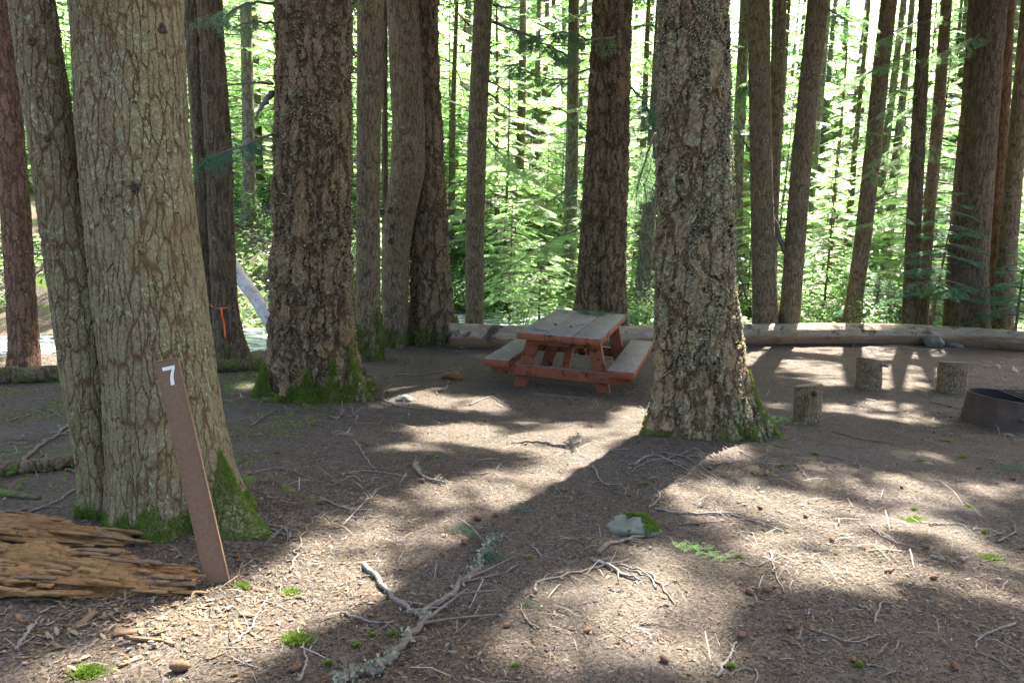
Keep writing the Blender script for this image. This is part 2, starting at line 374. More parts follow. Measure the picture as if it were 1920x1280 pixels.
# ------------------------------------------------------------------ trunks
def trunk_geo(cen, rad, z_dense_top, dens, lobes=(), flare_h=.35, seed=0, lump=.03, zmul=1.3, skirt=.35, ztop=24):
    """cen/rad: callables of height above the base (local z). lobes: (angle deg, width deg, length)"""
    rmax = float(rad(0)); k = int(np.clip(2*np.pi*rmax/dens, 14, 560)); k += k % 2
    zs = list(np.arange(-skirt, z_dense_top, dens*zmul)); z = zs[-1]; s = dens*zmul
    while z < ztop: s = min(s*1.25, 1.2); z += s; zs.append(z)
    zs = np.array(zs); th = np.linspace(0, 2*np.pi, k, endpoint=False)
    C = np.array([cen(z) for z in zs]); R = np.array([rad(z) for z in zs])
    r = R[:, None]*(1+lump*2*fbm(np.cos(th)*1.6+5*seed+7, np.sin(th)*1.6+zs[:, None]*.5+3, seed, 3))
    r = r*(1+.035*np.cos(th*3+seed)*np.exp(-zs[:, None]/1.5))
    zz = np.maximum(zs, 0)[:, None]
    for (a, w, L) in lobes:
        d = (np.degrees(th)-a+180) % 360-180
        r = r + L*np.exp(-(d/w)**2)[None]*(np.exp(-zz/flare_h)+.25*np.exp(-zz/(flare_h*3.2)))
    Xc = C[:, 0, None]+r*np.cos(th); Yc = C[:, 1, None]+r*np.sin(th); Zc = np.repeat(zs[:, None], k, 1)
    V = np.stack([Xc, Yc, Zc], -1).reshape(-1, 3); n = len(zs)
    i = np.arange(n-1)[:, None]*k; j = np.arange(k)[None]; j2 = (j+1) % k
    return V, np.stack([i+j, i+j2, i+k+j2, i+k+j], -1).reshape(-1, 4)
def trunk(root, pts, Y0, mat, dens=None, lobes=(), flare_h=.35, seed=0, lump=.03, name='trunk', skirt=.35, ztop=None):
    """pts: (centre px x, px y, width px) from bottom to top; put in the plane Y=Y0"""
    B = np.array(root.location); P = np.array([onplane(a, b, Y0) for a, b, w in pts])
    dep = -((P-CPOS) @ CM)[:, 2]; R = np.array([w*math.cos(math.atan((a-960)/F_PX)) for a, _, w in pts])/2*dep/F_PX*.985
    z = P[:, 2]-B[2]; x = P[:, 0]-B[0]; yy = Y0-B[1]
    sl = (x[-1]-x[-2])/(z[-1]-z[-2]+1e-9)
    def cen(h):
        if h > z[-1]: return np.array([x[-1]+sl*(h-z[-1])*.6, yy])
        return np.array([np.interp(h, z, x) if h > z[0] else x[0]+(h-z[0])*(x[1]-x[0])/(z[1]-z[0]), yy])
    zt = ztop or (13.0 if Y0 > 13.5 else 24.0)
    def rad(h):
        if h > z[-1]: return max(R[-1]*(1-(h-z[-1])/(zt+.5-z[-1])), .012)
        return np.interp(h, z, R)
    if dens is None: dens = float(np.clip(dep.mean()/F_PX*1.9*1.1, .004, .05))
    V, Fq = trunk_geo(cen, rad, z[-1]+.3, dens, lobes, flare_h, seed, lump, skirt=skirt, ztop=zt)
    o = mesh_np(name, V+B, Fq, mat, root)
    root['_z'] = float(z[-1])
    return o, cen, rad
NEAR = []
def near_tree(label, pts, mat, basepx=None, Y0=None, group=None, name='conifer_tree', **kw):
    if basepx is not None:
        g = G(*basepx); r0 = pts[0][2]/2*g[1]/F_PX; Y0 = g[1]+r0*.85
    P0 = onplane(pts[0][0], pts[0][1], Y0); loc = (P0[0], Y0, float(Hz(P0[0], Y0)))
    root = empty(name, loc, label, 'tree', group)
    o, c, r = trunk(root, pts, Y0, mat, **kw); NEAR.append((root, c, r)); return root, Y0
T = {}
# twin trunk at the left front
g = G(300, 1008); Y1 = g[1]+.30
P0 = onplane(300, 1000, Y1); r1 = empty('conifer_tree', (P0[0], Y1, float(Hz(P0[0], Y1))), 'pale furrowed twin-trunked conifer at front left behind the numbered post', 'tree')
_, c1, rr1 = trunk(r1, [(322, 1000, 240), (315, 850, 228), (300, 700, 216), (278, 520, 220), (255, 300, 216), (239, 0, 222)], Y1, M['bark_near'], dens=.0042,
      lobes=[(-22, 17, .24), (-75, 14, .07), (-120, 16, .04), (20, 22, .10), (170, 25, .05), (-50, 9, -.02)], flare_h=.17, seed=3, lump=.02)
NEAR.append((r1, c1, rr1))
_, c2, rr2 = trunk(r1, [(207, 985, 86), (186, 850, 90), (163, 700, 102), (136, 500, 104), (97, 250, 98), (59, 0, 93)], Y1+.03, M['bark_near'], dens=.0042,
      lobes=[(-130, 22, .04), (-80, 20, .035)], flare_h=.12, seed=8, lump=.02)
T['t1'] = r1
T['t0'], _ = near_tree('dark reddish trunk at the far left edge beside the creek', [(48, 700, 62), (45, 640, 60), (30, 400, 60), (8, 150, 62), (-15, 0, 62)], M['bark_red'], basepx=(45, 706), seed=4, lobes=[(-60, 25, .06), (-130, 22, .06)], flare_h=.25)
T['t2'], y2 = near_tree('dark double trunk tied with orange tape behind the twin-trunked tree', [(434, 685, 70), (427, 630, 57), (420, 560, 50), (414, 400, 52), (408, 250, 52), (398, 100, 48), (392, 0, 50)], M['bark_dark'], basepx=(430, 687), seed=5, lobes=[(-30, 22, .16), (-110, 22, .08), (60, 30, .1)], flare_h=.35)
trunk(T['t2'], [(395, 680, 40), (384, 400, 34), (368, 100, 40), (362, 0, 40)], y2+.12, M['bark_dark'], seed=15)
T['t3'], y3 = near_tree('massive thick-barked fir with mossy base right of the orange-taped trunk', [(592, 740, 158), (588, 690, 156), (586, 600, 156), (585, 450, 152), (587, 250, 150), (588, 0, 150)], M['bark_fir'], basepx=(590, 748), seed=2, dens=.011,
      lobes=[(-150, 20, .17), (-28, 18, .22), (-85, 14, .10), (-55, 12, .12), (-115, 12, .10), (30, 25, .2), (150, 30, .2)], flare_h=.30, lump=.035)
T['t4'], y4 = near_tree('narrow straight trunk squeezed between two massive trunks', [(693, 668, 52), (690, 560, 47), (690, 300, 45), (695, 0, 52)], M['bark_mid'], basepx=(693, 675), seed=6, lobes=[(-60, 25, .06), (-120, 25, .05)], flare_h=.3)
T['t5'], y5 = near_tree('wide fused pair of mossy trunks left of the picnic table', [(806, 645, 96), (806, 560, 76), (803, 430, 74), (801, 300, 66), (792, 150, 66), (785, 0, 74)], M['bark_fir'], basepx=(800, 646), seed=7, dens=.016,
      lobes=[(-30, 25, .28), (-100, 20, .10), (30, 30, .2)], flare_h=.32)
trunk(T['t5'], [(741, 662, 52), (741, 560, 52), (742, 470, 54), (750, 400, 60), (764, 330, 66), (766, 230, 64), (760, 110, 63), (755, 0, 60)], y5-.35, M['bark_mid'], seed=9, lobes=[(-60, 25, .05), (-120, 25, .05)], flare_h=.25, lump=.03)
T['t4b'], _ = near_tree('pole-thin trunk in the gap left of the fused pair', [(722, 600, 13), (722, 400, 12), (721, 0, 12)], M['bark_dark'], Y0=15.0, seed=11)
T['t6'], y6 = near_tree('slim dark trunk behind the log left of the picnic table', [(889, 602, 35), (890, 450, 36), (895, 250, 37), (906, 0, 36)], M['bark_mid'], Y0=14.4, seed=12, lobes=[(-90, 40, .03)])
T['t7'], y7 = near_tree('dark double trunk right behind the picnic table', [(1104, 600, 62), (1109, 540, 54), (1118, 350, 50), (1127, 150, 44), (1132, 0, 44)], M['bark_fir'], Y0=14.7, seed=13, dens=.018, lobes=[(-150, 25, .12)], flare_h=.5)
trunk(T['t7'], [(1147, 600, 56), (1148, 500, 52), (1154, 300, 52), (1160, 100, 48), (1163, 0, 46)], y7-.1, M['bark_fir'], seed=14, lobes=[(-40, 25, .08)], flare_h=.4)
T['t8'], y8 = near_tree('big lichen-speckled fir in front of the log, right of the picnic table', [(1318, 812, 184), (1312, 740, 168), (1306, 640, 160), (1300, 500, 150), (1300, 300, 142), (1300, 0, 136)], M['bark_lichen'], basepx=(1315, 820), seed=1, dens=.0092,
      lobes=[(-158, 20, .15), (-18, 14, .19), (-75, 18, .05), (-120, 12, .06), (-45, 10, .10), (40, 25, .2), (140, 30, .12)], flare_h=.26, lump=.035)
T['t9'], y9 = near_tree('dark upright trunk behind the log, left one of a close pair', [(1436, 606, 52), (1432, 500, 46), (1427, 300, 43), (1424, 150, 42), (1423, 0, 42)], M['bark_mid'], Y0=14.9, seed=16, lobes=[(-60, 30, .04)])
T['t9b'], _ = near_tree('thin sunlit trunk rising just behind the dark upright trunk', [(1440, 600, 30), (1446, 400, 29), (1458, 150, 28), (1462, 0, 28)], M['bark_far'], Y0=16.4, seed=17)
T['t10'], y10 = near_tree('smooth brown trunk leaning right behind the log', [(1480, 606, 42), (1488, 500, 40), (1503, 300, 41), (1522, 120, 42), (1534, 0, 42)], M['bark_mid'], Y0=14.8, seed=18, lobes=[(-130, 30, .03)])
T['t11'], y11 = near_tree('lone trunk with swept base leaning right behind the sunlit part of the log', [(1597, 604, 40), (1602, 560, 33), (1618, 450, 33), (1640, 250, 33), (1653, 120, 33), (1667, 0, 33)], M['bark_mid'], Y0=16.2, seed=19)
T['t12'], y12 = near_tree('slender dark trunk, first of the close trio before the big right trunks', [(1705, 612, 33), (1712, 450, 31), (1722, 250, 29), (1735, 0, 27)], M['bark_dark'], Y0=15.8, seed=20)
T['t12b'], _ = near_tree('slender trunk close behind the slender dark trunk of the trio', [(1728, 612, 25), (1742, 400, 23), (1760, 200, 24), (1775, 0, 23)], M['bark_mid'], Y0=16.4, seed=21)
T['t14'], y14 = near_tree('broad grey trunk behind the right end of the log', [(1815, 622, 80), (1822, 500, 66), (1838, 300, 60), (1852, 120, 58), (1862, 0, 60)], M['bark_dark'], Y0=15.4, seed=22, dens=.018, lobes=[(-50, 30, .08)])
trunk(T['t14'], [(1782, 612, 30), (1795, 400, 28), (1815, 200, 28), (1830, 0, 30)], y14+.35, M['bark_mid'], seed=23)
T['t15'], y15 = near_tree('reddish trunk right of the broad grey trunk', [(1853, 618, 60), (1862, 480, 44), (1874, 300, 32), (1888, 100, 24), (1893, 0, 22)], M['bark_red'], Y0=16.2, seed=24)
T['t16'], y16 = near_tree('mottled brown trunk at the extreme right edge', [(1880, 622, 44), (1890, 450, 40), (1908, 250, 36), (1925, 60, 34), (1930, 0, 34)], M['bark_mid'], Y0=15.6, seed=25)
exec_more = True
# knots on the near trunks
def knot(root, px, py, Y, r, mat):
    P = onplane(px, py, Y); th = np.linspace(0, 2*np.pi, 12, endpoint=False)
    prof = [(1.0, -.3), (1.15, .25), (.85, .55), (.45, .42), (.12, .1)]
    V = []
    for (a, b) in prof:
        for q, t in enumerate(th):
            w = 1+.18*math.sin(3*t+px)+.1*math.sin(7*t+py); V.append([P[0]+r*a*w*math.cos(t), P[1]-r*b, P[2]+r*a*w*math.sin(t)*1.15])
    k = 12; Fq = [[i*k+j, i*k+(j+1) % k, (i+1)*k+(j+1) % k, (i+1)*k+j] for i in range(4) for j in range(k)]
    o = mesh_np('knot', V, Fq, mat, root); return o
M['knot'] = wood_mat('knot_wood', (.035, .024, .017), (.06, .04, .028), (.10, .075, .055), (1, 1, 1), 30, .01)
for (x, y, r) in ((60, 78, .016), (305, 55, .018), (190, 400, .026), (115, 552, .013), (112, 491, .01), (253, 350, .018), (88, 260, .012)):
    cen, rd, zf = (c2, rr2, .03) if x < 130 else (c1, rr1, 0)
    P = onplane(x, y, Y1+zf); h = P[2]-r1.location[2]; cc = cen(h)+np.array(r1.location[:2]); R = rd(h)
    dx = (P[0]-cc[0])*(1-0.08); yy = cc[1]-math.sqrt(max(R*R-dx*dx, 0)); knot(r1, x, y, yy-.002+ (0.0), r, M['knot'])
for (k, x, y, r) in (('t3', 570, 403, .03), ('t3', 583, 400, .025), ('t3', 600, 326, .03), ('t3', 640, 560, .03), ('t4', 690, 514, .04), ('t4', 682, 325, .03), ('t5', 733, 452, .05), ('t5', 717, 397, .045), ('t5', 732, 395, .05), ('t5', 735, 425, .04), ('t10', 1500, 358, .03), ('t10', 1510, 250, .03), ('t14', 1848, 100, .04), ('t6', 886, 555, .035)):
    root, cen, rd = [q for q in NEAR if q[0] == T[k]][0]
    o = knot(root, x, y, root.location[1]-rd(1.5)*.9-(.38 if k == 't5' else 0), r*.8, M['knot'])
# moss blades as a real, soft layer on the feet of the nearest trees
MOSSY = {1: [(-20, 17, .34), (-72, 12, .17), (-100, 10, .10)], 2: [(-28, 14, .45), (-55, 9, .40), (-85, 10, .30), (-150, 14, .35)], 3: [(-18, 13, .55), (-60, 8, .3)]}
def moss_on(root, n, zmax, L, ang0, ang1, reach, seed):
    r_ = np.random.default_rng(seed); B = np.array(root.location)
    tr = [c for c in bpy.data.objects if c.parent == root and c.name.startswith('trunk')]
    Vs, Ns = [], []
    for o in tr:
        m = len(o.data.vertices); c = np.empty(m*3, np.float32); o.data.vertices.foreach_get('co', c); nn = np.empty(m*3, np.float32)
        o.data.vertex_normals.foreach_get('vector', nn); Vs.append(c.reshape(-1, 3)); Ns.append(nn.reshape(-1, 3))
    V = np.concatenate(Vs); Nn = np.concatenate(Ns)
    a = np.degrees(np.arctan2(V[:, 1], V[:, 0])); z = V[:, 2]
    lim = zmax*(.55+1.1*fbm(a/22.0, z*3, seed, 3)+.35)*np.where((a > ang0) & (a < ang1), 1, .35)
    th = -.25+0*z
    for (aa, ww, hh_) in MOSSY.get(seed, []): g_ = np.exp(-((a-aa)/ww)**2); lim = np.maximum(lim, hh_*g_*(1+.5*fbm(a/6.0, z*8, 4, 2))); th = th-.6*g_
    ok = (z > -.08) & (z < lim) & (fbm(a/9.0, z*9, seed+5, 3) > th) & (V[:, 1] < .3); V = V[ok]; Nn = Nn[ok]
    if len(V) == 0: return
    i = r_.integers(0, len(V), n); P = V[i]+r_.normal(scale=.003, size=(n, 3)); d = Nn[i]+r_.normal(scale=.55, size=(n, 3))+np.array([0, 0, -.1]); d /= np.linalg.norm(d, axis=1)[:, None]
    s = np.cross(d, r_.normal(size=(n, 3))); s /= np.linalg.norm(s, axis=1)[:, None]; l = L*r_.uniform(.5, 1.3, (n, 1)); w = l*.22
    P = P+B; Q = np.stack([P-s*w, P+s*w, P+d*l+s*w*.3, P+d*l-s*w*.3], 1).reshape(-1, 3)
    tag(mesh_np('moss', Q, np.arange(4*n).reshape(-1, 4), M['mossy'], root, smooth=False), kind='stuff')
moss_on(r1, 60000, .12, .009, -100, 40, .3, 1)
moss_on(T['t3'], 26000, .12, .018, -110, 20, .3, 2)
moss_on(T['t8'], 14000, .10, .013, -60, 30, .3, 3)
moss_on(T['t5'], 8000, .42, .03, -180, 180, .3, 4)
moss_on(T['t4'], 5000, .6, .03, -180, 180, .3, 6)
# crusty lichen tufts on the big firs
def lichen_on(root, n, zmin, zmax, L, seed):
    r_ = np.random.default_rng(seed); B = np.array(root.location); o = [c for c in bpy.data.objects if c.parent == root and c.name.startswith('trunk')][0]
    m = len(o.data.vertices); c = np.empty(m*3, np.float32); o.data.vertices.foreach_get('co', c); nn = np.empty(m*3, np.float32); o.data.vertex_normals.foreach_get('vector', nn)
    V = c.reshape(-1, 3); Nn = nn.reshape(-1, 3); a = np.arctan2(V[:, 1], V[:, 0])
    ok = (V[:, 2] > zmin) & (V[:, 2] < zmax) & (Nn[:, 1] < .25) & (fbm(a*3.2, V[:, 2]*2.2, seed, 4)+fbm(a*22, V[:, 2]*16, seed+3, 2)*.8 > .22-.16*sstep(.4, 2.2, V[:, 2]))
    V = V[ok]; Nn = Nn[ok]; i = r_.integers(0, len(V), n); P = V[i]+Nn[i]*.004+B+r_.normal(scale=.004, size=(n, 3))
    d = Nn[i]*.35+r_.normal(scale=.8, size=(n, 3)); d /= np.linalg.norm(d, axis=1)[:, None]; s = np.cross(d, Nn[i]+r_.normal(scale=.4, size=(n, 3))); s /= np.linalg.norm(s, axis=1)[:, None]
    l = L*r_.uniform(.4, 1.2, (n, 1)); w = l*.45; Q = np.stack([P-s*w, P+d*l*.5-s*w*.2*0+s*w, P+d*l, P-d*l*.4], 1).reshape(-1, 3)
    tag(mesh_np('lichen', Q, np.arange(4*n).reshape(-1, 4), M['crust'], root, smooth=False), kind='stuff')
M['crust'] = leaf_mat('crusty_lichen', (.40, .42, .26), (.52, .52, .36), (.42, .44, .28), .1, .9, .35)
lichen_on(T['t8'], 9000, .45, 3.6, .017, 1)
lichen_on(T['t3'], 2200, 1.0, 4.5, .02, 2)

# ------------------------------------------------------------------ foliage
def spray_tmpl(npair=10, side=4, seed=0, w=.035, fine=False):
    """flat conifer frond, unit length along +X, faces up"""
    r_ = random.Random(seed); V = []; Fq = []
    def dia(x, y, a, l, wd, z=0):
        c, s = math.cos(a), math.sin(a); n = len(V); zz = r_.uniform(-.012, .012)
        V.extend([[x, y, z], [x+c*l*.45-s*wd, y+s*l*.45+c*wd, z+zz], [x+c*l, y+s*l, z-.02*l+zz], [x+c*l*.45+s*wd, y+s*l*.45-c*wd, z-zz]]); Fq.append([n, n+1, n+2, n+3])
    for i in range(npair):
        t = .08+.9*i/npair
        for sg in (-1, 1):
            tt = t+r_.uniform(-.03, .03); l = .46*(1-tt)**.6*(.35+.65*min(1, tt*4))*r_.uniform(.75, 1.15)+.05; a = sg*math.radians(r_.uniform(46, 62))
            x0, y0 = tt, 0; c, s = math.cos(a), math.sin(a); dia(x0, y0, a, l, w*.55)
            for q in range(side):
                u = (q+.6)/side*l
                for s2 in (-1, 1):
                    ll = (.16*(1-u/l*.6))*r_.uniform(.7, 1.2)*(l/.4+.3)*.7; dia(x0+c*u, y0+s*u, a+s2*math.radians(52), ll, w*.5 if not fine else w*.35)
    dia(.9, 0, 0, .14, w*.6)
    V = np.array(V); V[:, 2] -= .16*V[:, 0]**2+.25*np.abs(V[:, 1])**1.5
    return V, np.array(Fq)
SP = [spray_tmpl(8, 3, s, .05) for s in range(4)]
SPB = [spray_tmpl(8, 3, s+20, .075) for s in range(4)]
SPF = [spray_tmpl(13, 4, s+10, .013, True) for s in range(4)]
def place(tm, P, D, S, r_, tilt=.35):
    """instances of the template at P (n,3) along directions D (n,3) with sizes S"""
    n = len(P); D = D/np.linalg.norm(D, axis=1)[:, None]; up = np.tile([0, 0, 1.], (n, 1))+r_.normal(scale=tilt, size=(n, 3))
    Yv = np.cross(up, D); Yv /= np.linalg.norm(Yv, axis=1)[:, None]; Zv = np.cross(D, Yv); V0, F0 = tm
    V = P[:, None]+S[:, None, None]*(V0[None, :, 0, None]*D[:, None]+V0[None, :, 1, None]*Yv[:, None]+V0[None, :, 2, None]*Zv[:, None])
    return V.reshape(-1, 3), (F0[None]+(np.arange(n)*len(V0))[:, None, None]).reshape(-1, 4)
def crown_geo(h0, h1, R, nb, seed, tm=SPB, sz=.8, dens=8, droop=.28, low=.55, power=.8):
    r_ = np.random.default_rng(seed); geo = []; tub = []; Ps = []; Ds = []; Ss = []
    for b in range(nb):
        u = (b+r_.uniform(0, 1))/nb; z = h0+(h1-h0)*u; a = b*2.4+r_.uniform(-.5, .5); prof = (1-u)**power*(low+(1-low)*min(1, u*5))
        L = R*prof*r_.uniform(.65, 1.1)+.18; dz = r_.uniform(-.1, .25); dr = droop*r_.uniform(.6, 1.4)
        t = np.linspace(0, 1, 6); pts = np.stack([np.cos(a)*L*t, np.sin(a)*L*t, z+L*(dz*t-dr*t*t)], 1)
        tub.append(tube(pts, np.linspace(.012+.008*L, .004, 6), 4, cap=False))
        k = max(2, int(dens*L/R*1.4))
        for q in range(k):
            tt = (.22 if L > .8 else .05)+.78*(q+.5)/k; p = np.array([np.interp(tt, t, pts[:, i]) for i in range(3)])
            sg = -1 if q % 2 else 1; aa = a+sg*r_.uniform(.5, 1.1) if q < k-1 else a
            Ps.append(p); Ds.append([np.cos(aa), np.sin(aa), dz*.4-dr*tt*1.2]); Ss.append(sz*r_.uniform(.7, 1.25)*(1-.35*tt)*(.45+.55*min(1, L/1.2)))
    Ps = np.array(Ps); Ds = np.array(Ds); Ss = np.array(Ss); ch = r_.integers(0, len(tm), len(Ps))
    for c in range(len(tm)):
        m = ch == c
        if m.any(): geo.append(place(tm[c], Ps[m], Ds[m], Ss[m], r_, .22))
    Vl, Fl = cat_geo(geo); Vt, Ft = cat_geo(tub)
    V = np.concatenate([Vl, Vt]); Fq = np.concatenate([Fl, Ft+len(Vl)]); mi = np.concatenate([np.zeros(len(Fl)), np.ones(len(Ft))])
    return V, Fq, mi
# --- unseen sprays added high over the campsite to shade it: where the photo's ground is sunlit there is a gap
LIT = [(1272,1072,58,38,50),(1261,1157,100,50,10),(1075,1215,150,58,-12),(1200,1100,52,38,0),(1430,1247,135,26,12),(1357,848,36,20,-40),(1304,933,60,24,6),(1463,940,56,20,8),(1553,890,55,12,30),(1560,955,46,16,8),(1442,1024,55,28,10),
 (1590,1056,95,28,24),(1722,1130,70,20,24),(1723,854,38,12,14),(1770,917,95,13,12),(1885,917,42,13,8),(1730,987,105,14,14),(1883,1098,48,22,20),(1800,1080,42,12,10),(1660,758,46,7,4),(1718,790,44,7,5),(1570,765,32,9,0),(1463,763,22,7,0),
 (1560,652,88,12,0),(1527,690,62,14,4),(1697,700,72,13,2),(1655,668,75,10,0),(1686,722,52,7,0),(1575,712,52,11,0),(1856,690,50,7,0),(1410,673,20,18,0),(1405,706,14,12,0),(1565,636,95,22,0),(1438,640,16,16,0),(1775,664,60,6,0),
 (871,763,76,14,5),(765,724,44,9,-14),(781,750,42,8,-6),(850,817,70,16,-5),(978,832,66,15,-12),(797,848,42,9,0),(1040,800,50,8,8),(900,930,112,13,4),(1000,893,80,11,-8),(1115,840,95,15,-28),(1190,790,40,28,-40),(733,966,84,17,10),(755,1008,62,24,0),
 (637,1040,92,24,0),(611,1098,120,38,0),(480,1114,58,30,0),(452,1167,88,30,-15),(292,1183,62,20,-15),(345,1220,92,18,0),(160,1258,62,18,0),(255,1250,60,14,0),(478,1230,88,22,0),(900,1000,60,10,0),(620,960,60,8,8),
 (452,724,28,7,-5),(446,761,26,5,-8),(45,690,40,30,0),(90,660,60,40,0),(1060,628,60,7,5),(935,672,25,4,0),(1160,690,22,4,0),(1010,1130,30,8,0),(1385,905,30,10,20)]
LITA = np.array(LIT, float)
def is_lit(P, grow=1.0):
    px, py = to_px(P); o = np.zeros(len(px), bool)
    wob = .35*fbm(P[:, 0]*2.2, P[:, 1]*2.2, 77, 3)
    for (cx_, cy_, rx, ry, a) in LITA:
        c, s = math.cos(math.radians(a)), math.sin(math.radians(a)); dx = px-cx_; dy = py-cy_
        u = (dx*c+dy*s)/(rx*grow); v = (-dx*s+dy*c)/(ry*grow); o |= (u*u+v*v) < 1.0+wob
    return o
def sun_ground(P):
    Q = P.copy(); t = (P[:, 2]+.6)/SD[2]
    for _ in range(6): Q = P-SD[None]*t[:, None]; t = t+(Q[:, 2]-Hs(Q[:, 0], Q[:, 1]))/SD[2]
    return P-SD[None]*t[:, None]
r_ = np.random.default_rng(5)
# candidates are drawn as ground points, then lifted towards the sun to tree-top height
def shade_canopy(n, s0, s1, cap):
    gx = r_.uniform(-9, 10, n); gy = r_.uniform(-1.0, 15.6, n)
    gp = np.stack([gx, gy, Hs(gx, gy)], 1); hh = r_.uniform(8.0, 15.0, n); P = gp+SD[None]*(hh/SD[2])[:, None]
    ang = r_.uniform(0, 2*np.pi, n); D = np.stack([np.cos(ang), np.sin(ang), r_.uniform(-.35, .05, n)], 1); S = r_.uniform(s0, s1, n)
    ok = np.where(gy > 13.7, r_.uniform(size=n) < .55, True)
    for f, sd in ((0, 0), (.3, 0), (.5, 0), (1, 0), (.45, .36), (.45, -.36), (.75, .2), (.75, -.2), (.2, .3), (.2, -.3)):
        Pn = np.stack([-D[:, 1], D[:, 0], 0*D[:, 0]], 1); ok &= ~is_lit(sun_ground(P+D*(S*f)[:, None]+Pn*(S*sd)[:, None]), .88)
    keep = np.where(ok)[0][:cap]; return P[keep], D[keep], S[keep]
A_, B_ = shade_canopy(30000, .6, 1.1, 10000), shade_canopy(36000, .25, .5, 11000)
_l = is_lit; is_lit = lambda P, grow=1.0: np.zeros(len(P), bool); C_ = shade_canopy(1500, .14, .32, 1500); is_lit = _l     # small sprays added to mottle the sunlit patches
P, D, S = (np.concatenate(t) for t in zip(A_, B_, C_))
roots = [q for q in NEAR]
ax = np.array([[q[0].location[0], q[0].location[1]] for q in roots])
dd = ((P[:, None, :2]-ax[None])**2).sum(-1); own = dd.argmin(1)
for k, (root, cen, rd) in enumerate(roots):
    m = own == k
    if m.sum() < 3: continue
    geo = [place(SP[c], P[m][c::4], D[m][c::4], S[m][c::4], r_, .3) for c in range(4) if len(P[m][c::4])]
    Vl, Fl = cat_geo(geo); tub = []
    for p in P[m][::9]:
        zz = p[2]-root.location[2]; c0 = cen(zz)+np.array(root.location[:2]); a0 = np.array([c0[0], c0[1], p[2]-.1])
        if is_lit(sun_ground(np.linspace(a0, p, 9)), 1.05).any(): continue
        tub.append(tube(np.array([a0, (a0+p)/2+[0, 0, .25], p]), [.03, .02, .008], 4, cap=False))
    if not tub: tub = [tube(np.array([P[m][0], P[m][0]+[.1, 0, 0]]), .01, 4, cap=False)]
    Vt, Ft = cat_geo(tub); mesh_np('crown', np.concatenate([Vl, Vt]), np.concatenate([Fl, Ft+len(Vl)]), [M['shade_canopy'], M['twig']], root, smooth=False, midx=np.concatenate([np.zeros(len(Fl)), np.ones(len(Ft))]))  # these crowns are added out of view, shaped to cast the dappled shade

# --- background forest: tall trees and young trees, every one an object, crowns share mesh data
def far_trunk(mat, h, r, lean=0, seed=0, k=18, name='trunk'):
    z = np.concatenate([[-.5, 0, .3, .8], np.linspace(1.5, h, 18)]); th = np.linspace(0, 2*np.pi, k, endpoint=False)
    R = r*(1-.75*np.clip(z/h, 0, 1))+r*.45*np.exp(-np.maximum(z, 0)/.35); rr = R[:, None]*(1+.12*fbm(np.cos(th)*2+seed*3+9, np.sin(th)*2+z[:, None]*.4, seed, 2))
    wob = .05*np.sin(z*.5+seed); V = np.stack([rr*np.cos(th)+wob[:, None], rr*np.sin(th), z[:, None]+0*rr], -1).reshape(-1, 3)
    i = np.arange(len(z)-1)[:, None]*k; j = np.arange(k)[None]; j2 = (j+1) % k
    return mesh_np(name, V, np.stack([i+j, i+j2, i+k+j2, i+k+j], -1).reshape(-1, 4), mat)
def proto_tree(h, r, h0, h1, R, nb, seed, mat, leafm, cname='conifer_tree', **kw):
    root = empty(cname, (0, 0, 0)); t = far_trunk(mat, h, r, seed=seed); t.parent = root
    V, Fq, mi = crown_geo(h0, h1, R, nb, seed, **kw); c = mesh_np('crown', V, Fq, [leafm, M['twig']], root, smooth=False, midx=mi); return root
tall = [proto_tree(17, .20, 1.0, 16, 2.9, 104, 1, M['bark_far'], M['needle'], low=.7), proto_tree(21, .24, 2.5, 20, 3.2, 110, 2, M['bark_farb'], M['needle'], low=.7),
        proto_tree(17, .17, 1.0, 16, 2.6, 80, 3, M['bark_far'], M['needle'], low=.7), proto_tree(20, .22, 4.5, 19, 3.0, 76, 4, M['bark_farb'], M['needle'], low=.6)]
sparse = [proto_tree(15, .19, 3.5, 14, 1.5, 30, 5, M['bark_far'], M['needle'], low=.5, dens=5), proto_tree(16, .21, 4.5, 15, 1.6, 26, 6, M['bark_farb'], M['needle'], low=.5, dens=5)]
young = [proto_tree(4.2, .035, .25, 4.2, 1.5, 38, 11, M['bark_mid'], M['needle'], 'young_fir', sz=.55, dens=6, power=.9), proto_tree(6.6, .05, .3, 6.6, 2.0, 52, 12, M['bark_mid'], M['needle'], 'young_fir', sz=.62, dens=6),
         proto_tree(2.6, .025, .1, 2.6, 1.1, 34, 13, M['bark_mid'], M['needle'], 'young_fir', sz=.5, dens=6)]
def put_far(proto, px, Yd, scale, label, group, cat='tree', first=[]):
    P = onplane(px, 450, Yd); z = float(Hz(P[0], Yd)); o = proto if proto.name not in first else copy_tree(proto)
    if proto.name not in first: first.append(proto.name)
    o.location = (P[0], Yd, z-.05); o.rotation_euler = (random.uniform(-.03, .03), random.uniform(-.025, .025)+.012, random.uniform(0, 6.28)); o.scale = (scale, scale, scale)
    tag(o, label, cat, group); return o
